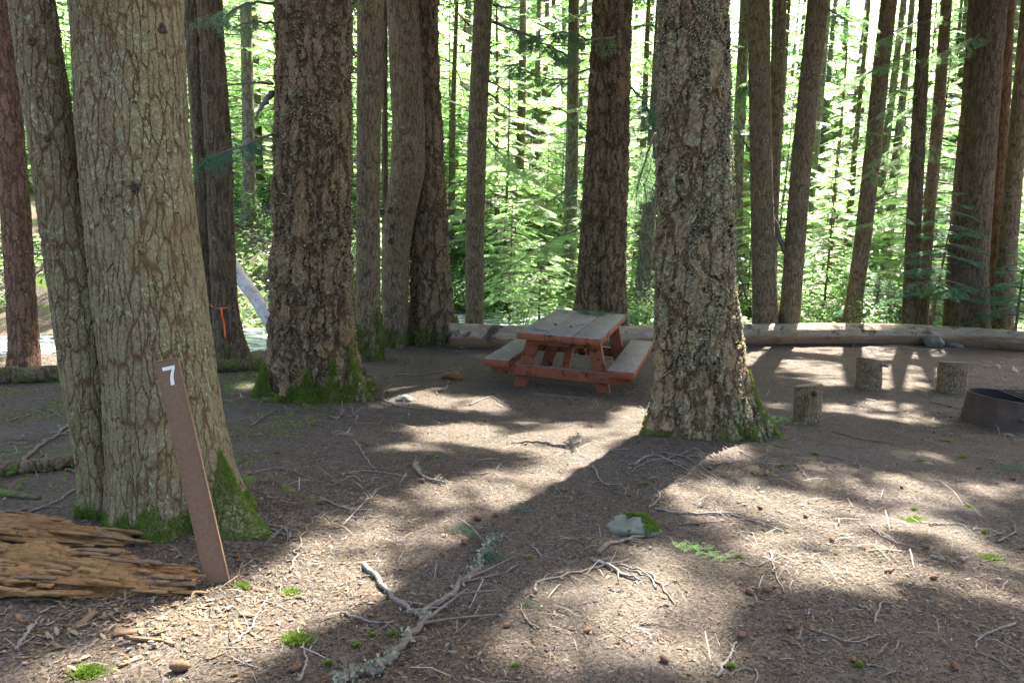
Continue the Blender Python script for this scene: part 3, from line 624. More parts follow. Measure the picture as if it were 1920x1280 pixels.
# trunks of the middle distance one can point at (px at y=450, distance, scale)
MID = [(845, 24, .62, 0, 'thin pale trunk seen just right of the fused mossy pair'), (935, 23, .5, 2, 'thin light trunk close behind the slim dark trunk'), (968, 27, .85, 1, 'mossy trunk rising from the sunny hillside above the table'),
       (1067, 20.5, 1.0, 3, 'lichen-grey trunk left of the double trunk behind the table'), (1092, 25, .7, 2, 'thin trunk half hidden by the double trunk behind the table'), (1205, 18.5, .95, 1, 'greyish trunk between the double trunk and the big lichen fir'),
       (1222, 20.5, .6, 0, 'narrow pale trunk touching the left side of the big lichen fir'), (1386, 22, 1.0, 3, 'pale tan trunk right beside the big lichen fir'), (1560, 27, .55, 2, 'thin trunk in the gap right of the brown leaning trunk'),
       (1592, 25, .7, 0, 'thin green-lit trunk left of the lone swept trunk'), (1668, 24.5, .80, 1, 'brown trunk behind the drooping fir boughs right of the lone swept trunk'), (1640, 30, .7, 3, 'faint trunk far behind the lone swept trunk'),
       (470, 21, .9, 3, 'sunlit trunk in the gap right of the orange-taped trunk'), (488, 26, .8, 0, 'pale trunk in the gap left of the massive thick-barked fir'), (716, 30, .8, 1, 'far trunk in the sliver beside the fused mossy pair'),
       (1010, 33, .8, 0, 'distant trunk above the fallen logs on the hillside'), (1148, 30, .9, 3, 'distant trunk hidden behind the double trunk')]
for (px, Yd, s, k, lab) in MID: 
    o = put_far(sparse[k % 2], px, Yd, s, lab, None)
r2 = random.Random(3)
GAPS = [(110, 'left of the twin trunk'), (455, 'behind the twin trunk and the orange-taped trunk'), (600, 'in the gap left of the massive fir'), (770, 'behind the massive fir and the fused pair'), (890, 'between the fused pair and the slim dark trunk'), (985, 'just right of the slim dark trunk'), (1090, 'left of the double trunk behind the table'), (1235, 'between the double trunk and the lichen fir'),
 (1420, 'right of the lichen fir'), (1500, 'around the close pair of trunks behind the log'), (1600, 'between the brown leaning trunk and the lone swept trunk'), (1700, 'right of the lone swept trunk'), (1800, 'between the slender trio and the broad grey trunk'), (9999, 'at the right edge behind the broad grey trunk')]
def band(px): return next(t for x, t in GAPS if px < x)
for i in range(125):
    px = -150 + 2250*((i*0.618034) % 1); Yd = 44 + 22*r2.random()
    put_far(tall[i % 4], px, Yd, r2.uniform(.75, 1.15), f'distant conifer {band(px)}', f'distant forest trees {band(px)}')
for i in range(26):
    px = -120 + 2200*((i*0.618034+.71) % 1); Yd = 22 + 19*r2.random()
    put_far(sparse[i % 2], px, Yd, r2.uniform(.55, 1.0), f'bare mid-distance trunk {band(px)}', f'bare middle-distance trunks {band(px)}')
for i in range(130):
    px = -100 + 2150*((i*0.618034+.37) % 1); Yd = 18.5 + 24*r2.random()**1.1
    if px < 560: Yd += 2
    k = r2.choice([0, 0, 1, 1, 2]); sc = r2.uniform(.7, 1.25)*(.85+max(0, Yd-20)/22*.85)
    far_ = 'near' if Yd < 25 else ('middling' if Yd < 33 else 'far'); sz_ = 'small' if k == 2 else ('tall' if k == 1 else 'bushy'); put_far(young[k], px, Yd, sc, f'{sz_} {far_} young fir {band(px)}', f'{sz_} {far_} young firs {band(px)}', 'young tree')
# shrubs
def shrub_geo(seed, h=.9, R=.55, n=300, lf=.075):
    q = np.random.default_rng(seed); stems = []; P = []
    for s in range(9):
        a = q.uniform(0, 6.28); e = np.array([math.cos(a)*R*q.uniform(.3, 1), math.sin(a)*R*q.uniform(.3, 1), h*q.uniform(.6, 1.1)])
        pts = np.array([[0, 0, -.05], e*[.3, .3, .55], e]); pts = smooth_path(pts, 6); stems.append(tube(pts, np.linspace(.01, .003, 6), 4, cap=False))
        for _ in range(n//9): t = q.uniform(.25, 1); P.append([np.interp(t*5, range(6), pts[:, i]) for i in range(3)]+q.normal(scale=.09, size=3))
    P = np.array(P); n = len(P); a = q.uniform(0, 6.28, n); D = np.stack([np.cos(a), np.sin(a), q.uniform(-.5, .3, n)], 1); S = lf*q.uniform(.6, 1.4, n)
    tm = (np.array([[0, 0, 0], [.35, .3, .05], [.75, .22, .03], [1, 0, -.05], [.75, -.22, .03], [.35, -.3, .05]]), np.array([[0, 1, 2, 3], [0, 3, 4, 5]]))
    Vl, Fl = place(tm, P, D, S, q, .5); Vt, Ft = cat_geo(stems)
    return Vl, Fl, Vt, Ft
shr = []
for s in range(4):
    root = empty('leafy_shrub', (0, 0, 0)); Vl, Fl, Vt, Ft = shrub_geo(40+s, .7+.25*s, .5+.1*s, 330+90*s)
    mesh_np('leaves', Vl, Fl, M['broad'], root, smooth=False); mesh_np('stems', Vt, Ft, M['twig'], root); shr.append(root)
fst = []
for i in range(54):
    px = 430 + 1450*((i*0.618034+.11) % 1); Yd = 15.6+6.5*r2.random()
    if px < 840: Yd = 16.5+6*r2.random()
    P = onplane(px, 600, Yd); p = shr[i % 4]; o = p if p.name not in fst else copy_tree(p)
    if p.name not in fst: fst.append(p.name)
    o.location = (P[0], Yd, float(Hz(P[0], Yd))); s = r2.uniform(.6, 1.15); o.scale = (s, s, s); o.rotation_euler = (0, 0, r2.uniform(0, 6))
    w = band(px)
    tag(o, f'{["low", "rounded", "leafy", "tall"][i % 4]} bright green shrub {w}', 'shrub', f'{["low", "rounded", "leafy", "tall"][i % 4]} shrubs {w}')
# drooping boughs and dead limbs that belong to the near trees (path points: px, py, distance)
def limb(root, pts, r0, fol=0, sz=.3, seed=0, mat='twig', leafm='bough', tm=None, droop=-.25, tilt=.3, n=None, start=.15):
    W = np.array([onplane(a, b, c) for a, b, c in pts]); L = np.linalg.norm(W[-1]-W[0]); P = smooth_path(W, n or 14); q = np.random.default_rng(seed)
    P[1:] += q.normal(scale=.004+L*.004, size=P[1:].shape); geo = [tube(P, np.linspace(r0, r0*.25, len(P)), 6)]
    V, Fq = cat_geo(geo); fix_tris(mesh_np('branch', V, Fq, M[mat], root))
    if fol:
        t = q.uniform(start, 1, fol); idx = t*(len(P)-1); p = np.stack([np.interp(idx, range(len(P)), P[:, i]) for i in range(3)], 1)
        d = P[-1]-P[0]; d /= np.linalg.norm(d); side = np.cross(d, [0, 0, 1.]); sg = np.where(np.arange(fol) % 2, 1, -1)[:, None]
        D = d*q.uniform(.3, .9, (fol, 1))+side*sg*q.uniform(.5, 1, (fol, 1))+np.array([0, 0, 1])*q.uniform(droop-.25, droop+.2, (fol, 1)); S = sz*q.uniform(.6, 1.2, fol)*(1-.3*t)
        tt = tm or SPF; geo = [place(tt[c], p[c::4], D[c::4], S[c::4], q, tilt) for c in range(4) if len(p[c::4])]
        V, Fq = cat_geo(geo); mesh_np('foliage', V, Fq, M[leafm], root, smooth=False)
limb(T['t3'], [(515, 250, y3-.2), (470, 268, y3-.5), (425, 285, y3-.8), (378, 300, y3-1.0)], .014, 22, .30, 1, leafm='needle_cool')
limb(T['t3'], [(512, 158, y3), (470, 155, y3-.3), (430, 160, y3-.5), (385, 150, y3-.7)], .013, 0, seed=2)
limb(T['t3'], [(510, 175, y3), (490, 200, y3-.1), (480, 222, y3-.2)], .035, 0, seed=3)
limb(T['t3'], [(515, 45, y3), (470, 42, y3-.3), (425, 52, y3-.6)], .014, 10, .3, 4)
limb(T['t3'], [(515, 8, y3), (470, 5, y3-.3), (430, 22, y3-.6), (400, 40, y3-.8)], .016, 16, .32, 5)
limb(T['t2'], [(440, 270, y2), (465, 300, y2-.2), (482, 350, y2-.3)], .012, 0, seed=6)
limb(T['t6'], [(925, 42, y6), (980, 62, y6-.4), (1040, 90, y6-.9), (1078, 112, y6-1.2)], .03, 26, .55, 7)
limb(T['t6'], [(925, 10, y6), (960, 15, y6-.3), (990, 12, y6-.5)], .02, 0, seed=8)
limb(T['t6'], [(915, 150, y6), (945, 170, y6-.4), (985, 210, y6-.7)], .018, 0, seed=9)
limb(T['t6'], [(913, 172, y6), (940, 195, y6-.4), (960, 212, y6-.7)], .022, 0, seed=10)
limb(T['t6'], [(880, 48, y6), (855, 20, y6-.3), (840, -10, y6-.7)], .018, 0, seed=11)
limb(T['t7'], [(1180, 60, y7), (1110, 75, y7-.8), (1060, 60, y7-1.2), (1000, 70, y7-1.6)], .026, 30, .6, 12)
limb(T['t7'], [(1110, 330, y7), (1070, 350, y7-.5), (1020, 385, y7-1.)], .02, 8, .5, 13)
limb(T['t7'], [(1105, 250, y7), (1060, 210, y7-.6), (1030, 200, y7-1.0)], .02, 12, .5, 14)
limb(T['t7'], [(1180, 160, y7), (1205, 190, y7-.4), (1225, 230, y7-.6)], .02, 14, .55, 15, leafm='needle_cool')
limb(T['t9'], [(1400, 560, y9), (1385, 500, y9-.2), (1378, 380, y9-.3), (1370, 200, y9-.4)], .02, 0, seed=16)
limb(T['t10'], [(1470, 470, y10), (1455, 420, y10+.2), (1430, 330, y10+.4), (1372, 225, y10+.6)], .055, 0, seed=17, mat='twig')
limb(T['t10'], [(1545, 10, y10), (1590, 40, y10-.4), (1640, 30, y10-.9)], .02, 8, .5, 18)
limb(T['t10'], [(1520, 110, y10), (1495, 160, y10-.3), (1480, 230, y10-.5)], .014, 0, seed=19)
limb(T['t10'], [(1540, 60, y10), (1560, 100, y10-.3), (1575, 180, y10-.4)], .012, 0, seed=20)
for q, (x, y, k, e) in enumerate([(1650, 130, 't11', (-90, 60)), (1640, 240, 't11', (-80, 55)), (1670, 60, 't11', (95, -30)), (1735, 40, 't12', (-100, 50)), (1725, 180, 't12', (-110, 60)), (1720, 260, 't12', (-90, 70)), (1775, 60, 't12b', (70, -30)), (1765, 180, 't12b', (-80, 40)), (1760, 260, 't12b', (-70, 60)), (1700, 400, 't12', (-70, 20)), (1725, 520, 't12', (60, 20))]):
    Yk = T[k].location[1]; limb(T[k], [(x, y, Yk), (x+e[0]*.5, y+e[1]*.35, Yk-.5), (x+e[0], y+e[1], Yk-1.0)], .016, 9 if q % 2 else 4, .5, 30+q)
limb(T['t4b'], [(724, 390, 15), (735, 400, 14.8), (748, 395, 14.6)], .012, 0, seed=50)
limb(T['t5'], [(835, 110, y5-.3), (855, 130, y5-.5), (880, 210, y5-.8)], .014, 0, seed=51)
limb(T['t1'], [(230, 340, Y1-.22), (232, 345, Y1-.29), (252, 352, Y1-.33)], .006, 0, seed=52, mat='knot')
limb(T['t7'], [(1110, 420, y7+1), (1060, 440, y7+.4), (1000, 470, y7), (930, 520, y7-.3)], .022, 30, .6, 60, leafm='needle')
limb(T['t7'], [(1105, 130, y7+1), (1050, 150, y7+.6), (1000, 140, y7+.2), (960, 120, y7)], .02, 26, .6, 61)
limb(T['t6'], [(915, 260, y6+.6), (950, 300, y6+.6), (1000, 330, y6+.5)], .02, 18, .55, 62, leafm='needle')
limb(T['t9'], [(1425, 140, y9), (1400, 160, y9+.2), (1375, 200, y9+.4)], .018, 14, .5, 63)
limb(T['t8'], [(1230, 250, y8+.8), (1210, 300, y8+.9), (1190, 380, y8+1)], .014, 16, .34, 64)
limb(T['t14'], [(1845, 60, y14), (1800, 90, y14-.5), (1740, 110, y14-1)], .02, 18, .5, 65)
limb(T['t12'], [(1720, 90, y12), (1660, 120, y12-.4), (1590, 150, y12-.9)], .018, 18, .5, 66)
# surface roots
def root_limb(root, px, r0, mat, name='root', seed=0, sink=.3):
    P = np.array([G(a, b)+[0, 0, -r0*sink] for a, b in px]); P = smooth_path(P, 26); q = np.random.default_rng(seed); n = len(P)
    P[:, 2] += .012*fbm(np.arange(n)*.45, np.zeros(n)+seed, seed, 2); V, Fq = tube(P, np.linspace(r0, r0*.25, n), 14, jitter=.05, seed=seed); return mesh_np(name, V, Fq, M[mat], root)
M['root_moss'] = bark_mat('mossy_root_bark', (.10, .075, .05), (.08, .06, .042), (.05, .034, .024), 24, .3, .15, .006, .2, moss=.9, mossz=.5, displace=False)
root_limb(r1, [(430, 905), (500, 900), (560, 925), (620, 938), (680, 950)], .055, 'root_moss', seed=1, sink=.5)
root_limb(T['t8'], [(1400, 800), (1430, 820), (1450, 832), (1490, 845)], .045, 'root_moss', seed=2)
root_limb(T['t8'], [(1230, 812), (1180, 830), (1150, 833)], .035, 'root_moss', seed=3, sink=.7)
root_limb(T['t8'], [(1300, 850), (1370, 878), (1420, 888), (1450, 880)], .03, 'bark_mid', seed=4, sink=.4)
root_limb(T['t3'], [(490, 752), (540, 750), (580, 764), (605, 768)], .04, 'bark_dark', seed=5, sink=.1)
root_limb(T['t3'], [(680, 735), (720, 760), (790, 775)], .04, 'bark_dark', seed=6, sink=.7)
root_limb(T['t3'], [(500, 745), (470, 775), (455, 800)], .035, 'bark_dark', seed=7, sink=.6)
root_limb(T['t5'], [(830, 640), (870, 655), (905, 668)], .08, 'root_moss', seed=8, sink=.5)
# orange flagging tape round the dark trunk
M['tape'], _n, _b, _o = new_mat('orange_tape'); _b.inputs['Base Color'].default_value = (.75, .13, .03, 1); _b.inputs['Roughness'].default_value = .45
rt, cn, rd = [q for q in NEAR if q[0] == T['t2']][0]; hz = onplane(418, 572, y2)[2]-rt.location[2]; c = cn(hz)+np.array(rt.location[:2]); R = rd(hz)+.004
th = np.linspace(0, 2*np.pi, 49); V = []; 
for t in th:
    for s_ in (0, 1): V.append([c[0]+R*1.04*math.cos(t), c[1]+R*1.04*math.sin(t), hz+rt.location[2]+.018*s_-.010*math.sin(t*3)-.02*max(0, -math.sin(t))])
Fq = [[2*i, 2*i+2, 2*i+3, 2*i+1] for i in range(48)]; P0 = c+np.array([.03, -R*1.04-.012]); n0 = len(V)
for i in range(12):
    for s_ in (0, 1): V.append([P0[0]+.0+(s_-.5)*.024*(1 if i else .4)+.004*i, P0[1]-.01*math.sin(i*.8)-.01, hz+rt.location[2]-.0-.036*i])
Fq += [[n0+2*i, n0+2*i+2, n0+2*i+3, n0+2*i+1] for i in range(11)]
tp = mesh_np('flagging_tape', V, Fq, M['tape']); set_origin(tp, V[0]); tag(tp, 'orange plastic tape tied round the dark double trunk with a hanging tail', 'tape')
md = tp.modifiers.new('thick', 'SOLIDIFY'); md.thickness = .002

# ------------------------------------------------------------------ picnic table
def paint_mat():
    m, nt, b, out = new_mat('worn_red_brown_paint'); N = NT(nt); co = N.coord(); g = N.n('ShaderNodeNewGeometry'); sx = N.n('ShaderNodeSeparateXYZ'); nt.links.new(g.outputs['Normal'], sx.inputs[0])
    up = N.rng(sx.outputs[2], .75, .95); al = N.mapp(co, (9, 1.2, 9)); f = N.noise(al, 5, 6, .7, dist=.4); k = N.noise(co, 9, 6, .7)
    paint = N.mix(N.rng(k, .35, .7), (.235, .080, .036), (.17, .056, .027)); paint = N.mix(N.rng(N.noise(co, 6, 6, .75), .53, .62), paint, (.045, .022, .015))
    paint = N.mix(N.rng(N.noise(co, 33, 4, .7), .62, .7), paint, (.09, .038, .022))
    grey = N.mix(N.rng(f, .3, .7), (.125, .118, .105), (.20, .19, .17)); grey = N.mix(N.rng(k, .55, .72), grey, (.07, .06, .05)); grey = N.mix(N.math('MULTIPLY', N.rng(N.noise(co, 4, 5, .7), .5, .62), .4), grey, (.18, .085, .055))
    nt.links.new(N.mix(up, paint, grey), b.inputs['Base Color']); b.inputs['Roughness'].default_value = .7; N.bump(b, N.math('ADD', f, N.math('MULTIPLY', k, .4)), .7, .004); return m
M['paint'] = paint_mat()
tx, ty = .771, 9.462; tz = -.566; yaw, tr_, tp_ = .271, .017, .013
TM = Matrix.Translation((tx, ty, tz)) @ Matrix((rot('z', -yaw) @ rot('y', tr_) @ rot('x', tp_)).tolist()).to_4x4()
tab = empty('picnic_table', (0, 0, 0), 'red-brown wooden picnic table with weathered grey top and attached benches', 'picnic table'); tab.matrix_world = TM
def lbox(name, c0, c1, mat, parent, label=None):
    V, Fq = box_geo(c0, c1); me = mesh_np(name, V, Fq, mat, None, smooth=False); me.parent = parent; fix_tris(me)
    if label: me['label'] = label
    return me
W_, L_, HT, HB, BS, BW = .943, 2.063, .74, .407, .856, .298
pw = (W_-.010)/3
for i in range(3):
    a = -W_/2+i*(pw+.005); lbox('plank', (a, -L_/2+(.004 if i == 1 else 0), HT-.075), (a+pw, L_/2-(.006 if i == 2 else 0), HT), M['paint'], tab)
for s_ in (-1, 1):
    x0, x1 = sorted((s_*BS, s_*(BS-BW))); lbox('bench_seat', (x0, -2.048/2, HB-.08), (x1, 2.048/2, HB), M['paint'], tab)
def slab(name, pts, y0, y1, mat, parent):
    """prism from an outline in local x-z, thick in y"""
    n = len(pts); V = [[x, y0, z] for x, z in pts]+[[x, y1, z] for x, z in pts]; bm = [[i, (i+1) % n, n+(i+1) % n, n+i] for i in range(n)]
    me = bpy.data.meshes.new(name); me.from_pydata(V, [], bm+[list(range(n))[::-1], list(range(n, 2*n))]); me.update()
    import bmesh; b = bmesh.new(); b.from_mesh(me); bmesh.ops.recalc_face_normals(b, faces=b.faces); bmesh.ops.bevel(b, geom=list(b.edges), offset=.004, segments=1, affect='EDGES'); b.to_mesh(me); b.free()
    me.materials.append(mat); o = bpy.data.objects.new(name, me); COL.objects.link(o); o.parent = parent; return o
for s_ in (-1, 1):                               # the two end frames
    yo = s_*(L_/2-.33); ya, yb = sorted((yo-.04, yo+.04)); yc = yo-s_*.0
    slab('top_cleat', [(-.42, HT-.077), (.42, HT-.077), (.39, HT-.155), (-.39, HT-.155)], ya+.084*s_ if s_ < 0 else ya-.0+.084*0-.084, (yb+.084*s_) if s_ < 0 else yb-.084, M['paint'], tab)
    f0, f1 = (ya-.082, yb-.082) if s_ < 0 else (ya+.082, yb+.082)
    slab('top_rail', [(-.43, HT-.078), (.43, HT-.078), (.40, HT-.15), (-.40, HT-.15)], f0, f1, M['paint'], tab)
    slab('seat_beam', [(-BS+.02, HB-.083), (BS-.02, HB-.083), (BS-.03, HB-.15), (BS-.09, HB-.20), (-BS+.09, HB-.20), (-BS+.03, HB-.15)], f0, f1, M['paint'], tab)
    for q in (-1, 1):
        slab('leg', [(q*.27, HT-.079), (q*.42, HT-.079), (q*.60, -.06), (q*.45, -.06)][::q], ya, yb, M['paint'], tab)
# braces from the beam middle up to the underside of the top
for s_ in (-1, 1):
    me = bpy.data.meshes.new('brace'); y_a = s_*(L_/2-.40); y_b = s_*.12; V = []
    for (yy_, zz_) in ((y_a, HB-.17), (y_a-s_*.10, HB-.17), (y_b-s_*.06, HT-.078), (y_b+s_*.05, HT-.078)):
        V += [[-.045, yy_, zz_], [.045, yy_, zz_]]
    me.from_pydata(V, [], [[0, 2, 4, 6], [1, 7, 5, 3], [0, 1, 3, 2], [2, 3, 5, 4], [4, 5, 7, 6], [6, 7, 1, 0]]); me.update(); me.materials.append(M['paint']); o = bpy.data.objects.new('brace', me); COL.objects.link(o); o.parent = tab
M['oldwood'] = wood_mat('old_grey_board', (.07, .055, .038), (.11, .09, .066), (.045, .034, .022), (1, 1, 1), 9)
P1 = G(985, 738); P2 = G(1128, 752); V, Fq = tube(np.linspace(P1, P2, 8)+[0, 0, -.005], .032, 4); gb = mesh_np('ground_board', V, Fq, M['oldwood'], smooth=False); set_origin(gb, P1); tag(gb, 'weathered board lying half buried between the table legs', 'board')

# ------------------------------------------------------------------ number post
def post_mat():
    m, nt, b, out = new_mat('brown_marker_plastic'); N = NT(nt); co = N.mapp(N.coord(), (14, 14, .8)); f = N.noise(co, 4, 4, .6); g = N.noise(N.coord(), 14, 5, .7)
    c = N.mix(N.rng(f, .3, .7), (.13, .078, .045), (.165, .10, .058)); c = N.mix(N.rng(g, .62, .75), c, (.075, .042, .03)); nt.links.new(c, b.inputs['Base Color']); b.inputs['Roughness'].default_value = .55; N.bump(b, f, .3, .002); return m
M['post'] = post_mat()
pb = G(408, 1092); Yp = pb[1]; A = onplane(312, 676, Yp+.10); up = A-pb; Lp = np.linalg.norm(up); up /= Lp
xr = np.array([1, .10, .03]); xr -= up*np.dot(xr, up); xr /= np.linalg.norm(xr); nr = np.cross(xr, up)   # face normal towards the camera
post = empty('marker_post', pb, 'flat brown marker post bearing a white number 7, leaning against nothing in front of the twin trunk', 'marker post')
post['label'] = 'flat brown leaning marker post with a white 7 in front of the twin trunk'
post.matrix_world = Matrix.Translation(Vector(pb)) @ Matrix(np.stack([xr, up, nr], 1).tolist()).to_4x4()
w_ = .0465
def prism_xy(name, pts, z0, z1, mat, parent, bev=.001):
    n = len(pts); me = bpy.data.meshes.new(name); V = [[x, y, z0] for x, y in pts]+[[x, y, z1] for x, y in pts]
    me.from_pydata(V, [], [[i, (i+1) % n, n+(i+1) % n, n+i] for i in range(n)]+[list(range(n))[::-1], list(range(n, 2*n))]); me.update()
    import bmesh; b = bmesh.new(); b.from_mesh(me); bmesh.ops.recalc_face_normals(b, faces=b.faces)
    if bev: bmesh.ops.bevel(b, geom=list(b.edges), offset=bev, segments=1, affect='EDGES')
    bmesh.ops.triangulate(b, faces=[f for f in b.faces if len(f.verts) > 4]); b.to_mesh(me); b.free(); me.materials.append(mat); o = bpy.data.objects.new(name, me); COL.objects.link(o); o.parent = parent; return o
pn = prism_xy('panel', [(-w_+.004, -.18), (w_-.004, -.18), (w_-.004, Lp), (-w_+.004, Lp-.002)], -.006, 0, M['post'], post)
for s_ in (-1, 1): prism_xy('edge_rib', sorted([(s_*w_, -.18), (s_*(w_-.005), -.18)])+sorted([(s_*w_, Lp), (s_*(w_-.005), Lp)])[::-1], -.014, .0025, M['post'], post)
prism_xy('top_rib', [(-w_+.006, Lp-.001), (w_-.006, Lp-.001), (w_-.006, Lp+.004), (-w_+.006, Lp+.004)], -.014, .002, M['post'], post)
M['white'], _n, _b, _o = new_mat('white_numeral'); _b.inputs['Base Color'].default_value = (.62, .64, .56, 1); _b.inputs['Roughness'].default_value = .5
sv = [(-.026, .038), (.026, .038), (.026, .027), (.018, .012), (.012, -.006), (.009, -.038), (-.006, -.038), (-.003, -.010), (.004, .008), (.013, .024), (-.026, .024)]
yc = Lp-.062; num = prism_xy('numeral', [(x*.92+.002, y+yc) for x, y in sv], .0005, .0022, M['white'], pn, 0)

# ------------------------------------------------------------------ logs
M['log'] = None
def log_mat():
    m, nt, b, out = new_mat('barkless_grey_log'); N = NT(nt); co = N.coord(); al = N.mapp(co, (.35, 2.5, 2.5)); f = N.noise(al, 4, 6, .7, dist=.5); g = N.noise(co, 2.2, 5, .7); k = N.noise(N.mapp(co, (1, 3, 3)), 14, 4, .7)
    c = N.mix(N.rng(f, .3, .7), (.19, .15, .095), (.34, .285, .195)); c = N.mix(N.rng(g, .54, .64), c, (.06, .045, .028)); c = N.mix(N.rng(k, .6, .7), c, (.042, .032, .022))
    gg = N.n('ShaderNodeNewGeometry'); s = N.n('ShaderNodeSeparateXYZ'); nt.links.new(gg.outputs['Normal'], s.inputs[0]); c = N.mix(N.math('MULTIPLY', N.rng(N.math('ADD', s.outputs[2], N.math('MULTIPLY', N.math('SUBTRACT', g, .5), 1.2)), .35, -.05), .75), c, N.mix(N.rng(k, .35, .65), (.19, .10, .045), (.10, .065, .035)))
    nt.links.new(c, b.inputs['Base Color']); N.bump(b, N.math('ADD', f, N.math('MULTIPLY', k, .6)), .9, .03); return m
M['log'] = log_mat()
def log(label, px, r0, r1_, mat, n=80, k=40, sink=.25, seed=0, lump=.06, name='fallen_log', Ys=None, group=None):
    P = np.array([G(a, b) for a, b in px]) if Ys is None else np.array([onplane(a, b, c) for (a, b), c in zip(px, Ys)])
    if Ys is None: P[:, 2] += np.linspace(r0, r1_, len(P))*(1-sink); P[:, 1] += r0*.6
    Pc = smooth_path(P, n); R = np.linspace(r0, r1_, n); V, Fq = tube(Pc, R, k); m = n*k; t = np.repeat(np.arange(n), k)/n*np.linalg.norm(P[-1]-P[0]); a = np.tile(np.arange(k)/k*2*np.pi, n)
    cc = np.repeat(Pc, k, 0); V[:m] = cc+(V[:m]-cc)*(1+lump*fbm(np.cos(a)*1.5+9+seed, np.sin(a)*1.5+t*.8+20, seed, 4)+lump*.8*fbm(a*4, t*.7+seed, seed+2, 2))[:, None]
    c = P.mean(0); o = mesh_np(name, V, Fq, mat); fix_tris(o); set_origin(o, P[0]); o.rotation_euler = (0, 0, 0); return tag(o, label, 'log', group)
log('long barkless log lying across the back of the campsite behind the table', [(838, 652), (1000, 655), (1200, 654), (1400, 647), (1650, 645), (1800, 650), (1990, 664)], .215, .20, M['log'], n=220, k=48, sink=.22, seed=3)
log('dark bark-covered log on the ground behind the twin-trunked tree', [(-60, 722), (100, 715), (300, 705), (480, 694), (560, 690)], .10, .075, M['bark_dark'], n=120, k=36, seed=4)
log('dark rotting log on the ground at the left edge', [(-60, 898), (0, 893), (80, 885), (160, 872)], .055, .04, M['bark_dark'], n=60, k=24, seed=5)
log('flat mossy log end sunk in the ground at the left edge', [(-60, 930), (0, 930), (70, 938)], .035, .012, M['root_moss'], n=40, k=20, seed=6, sink=.7)
log('pale debarked log leaning down to the creek in the gap by the massive fir', [(425, 480), (450, 520), (480, 560), (510, 610)], .15, .13, wood_mat('bleached_log', (.30, .28, .26), (.42, .40, .39), (.17, .15, .14), (1, 1, 1), 3, .01), Ys=[16.6, 16.2, 15.8, 15.4], seed=7, n=40, k=24)
for q, (a, b, d0, d1, r, lb) in enumerate([((820, 375), (960, 428), 31, 29, .20, 'uppermost fallen log on the centre hillside'), ((820, 400), (985, 462), 29, 27, .22, 'second fallen log down the centre hillside'), ((930, 430), (1015, 475), 27.5, 26.5, .17, 'dark fallen log below the hillside logs at centre'), ((835, 440), (900, 455), 27, 26.5, .14, 'short fallen log beside the slim dark trunk on the hillside')]):
    log(lb, [a, b], r, r*.8, M['bark_farb'] if q < 2 else M['bark_dark'], Ys=[d0, d1], seed=10+q, n=30, k=16)

# rotten orange log, front left
def rotten():
    root = empty('rotten_log', G(120, 1080), 'crumbling orange rotten log at the front left corner', 'rotten log'); q = np.random.default_rng(3)
    for (pa, pb, R0, nsp) in (((-160, 1095), (335, 1128), .150, 46), ((-120, 1020), (215, 1042), .12, 22)):
        A = G(*pa)+[0, .12, .03]; B = G(*pb)+[0, .12, .0]; P = np.linspace(A, B, 190); n = len(P); k = 84
        t = np.linspace(0, 1, n); R = R0*(1-.55*t**2.4)*(1+.2*fbm(t*9, t*0, 3, 3)); V, Fq = tube(P, R, k); m = n*k; tt = np.repeat(t, k)*np.linalg.norm(B-A); a = np.tile(np.arange(k)/k*2*np.pi, n); cc = np.repeat(P, k, 0)
        ridge = np.round(fbm(a*4+4, tt*1.6, 11, 2)*5)/5; cut = np.round(fbm(a*2.4+3, tt*7+2, 19, 3)*3.5)/3.5
        f = 1+.22*fbm(np.cos(a)*2+4, np.sin(a)*2+tt*3, 5, 3)+.45*ridge+.42*cut+.14*fbm(a*16, tt*3.5, 8, 3)+.05*fbm(a*40, tt*12, 9, 2)
        V[:m] = cc+(V[:m]-cc)*f[:, None]*np.array([1, 1, .56]); fix_tris(mesh_np('body', V, Fq, M['rot'], root, smooth=False))
        ax_ = (B-A)/np.linalg.norm(B-A); nx_ = np.array([-ax_[1], ax_[0], 0])
        for i in range(nsp):                               # splintered blocks along the grain
            u = q.uniform(.2, 1.10); th_ = q.uniform(.0, 2.7); c = A+(B-A)*u; rr = R0*1.08*(1-.45*max(u, 0)**2); c = c-nx_*rr*math.cos(th_)*q.uniform(.6, 1.5)+np.array([0, 0, rr*.68*math.sin(th_)*q.uniform(.6, 1.1)])
            L = q.uniform(.05, .24); w = q.uniform(.007, .018); c[2] = max(c[2], float(Hz(c[0], c[1]))+.012)
            d = ax_+q.normal(scale=.06, size=3)*[1, 1, .6]; d /= np.linalg.norm(d); n_ = 7; s_ = np.linspace(-.5, .5, n_)[:, None]*L; PP = c+s_*d+q.normal(scale=.0015, size=(n_, 3)); e = q.uniform(.5, .95, 2)
            V2, F2 = tube(PP, w*np.array([e[0], .95, 1, 1.05, 1, .95, e[1]])*q.uniform(.9, 1.1, n_), 4, jitter=.14, seed=i)
            V2 = PP.mean(0)+(V2-PP.mean(0))*[1, 1, q.uniform(.35, .8)]; fix_tris(mesh_np('splinter', V2, F2, M['rot'] if i % 4 else M['chip'], root, smooth=False))
rotten()

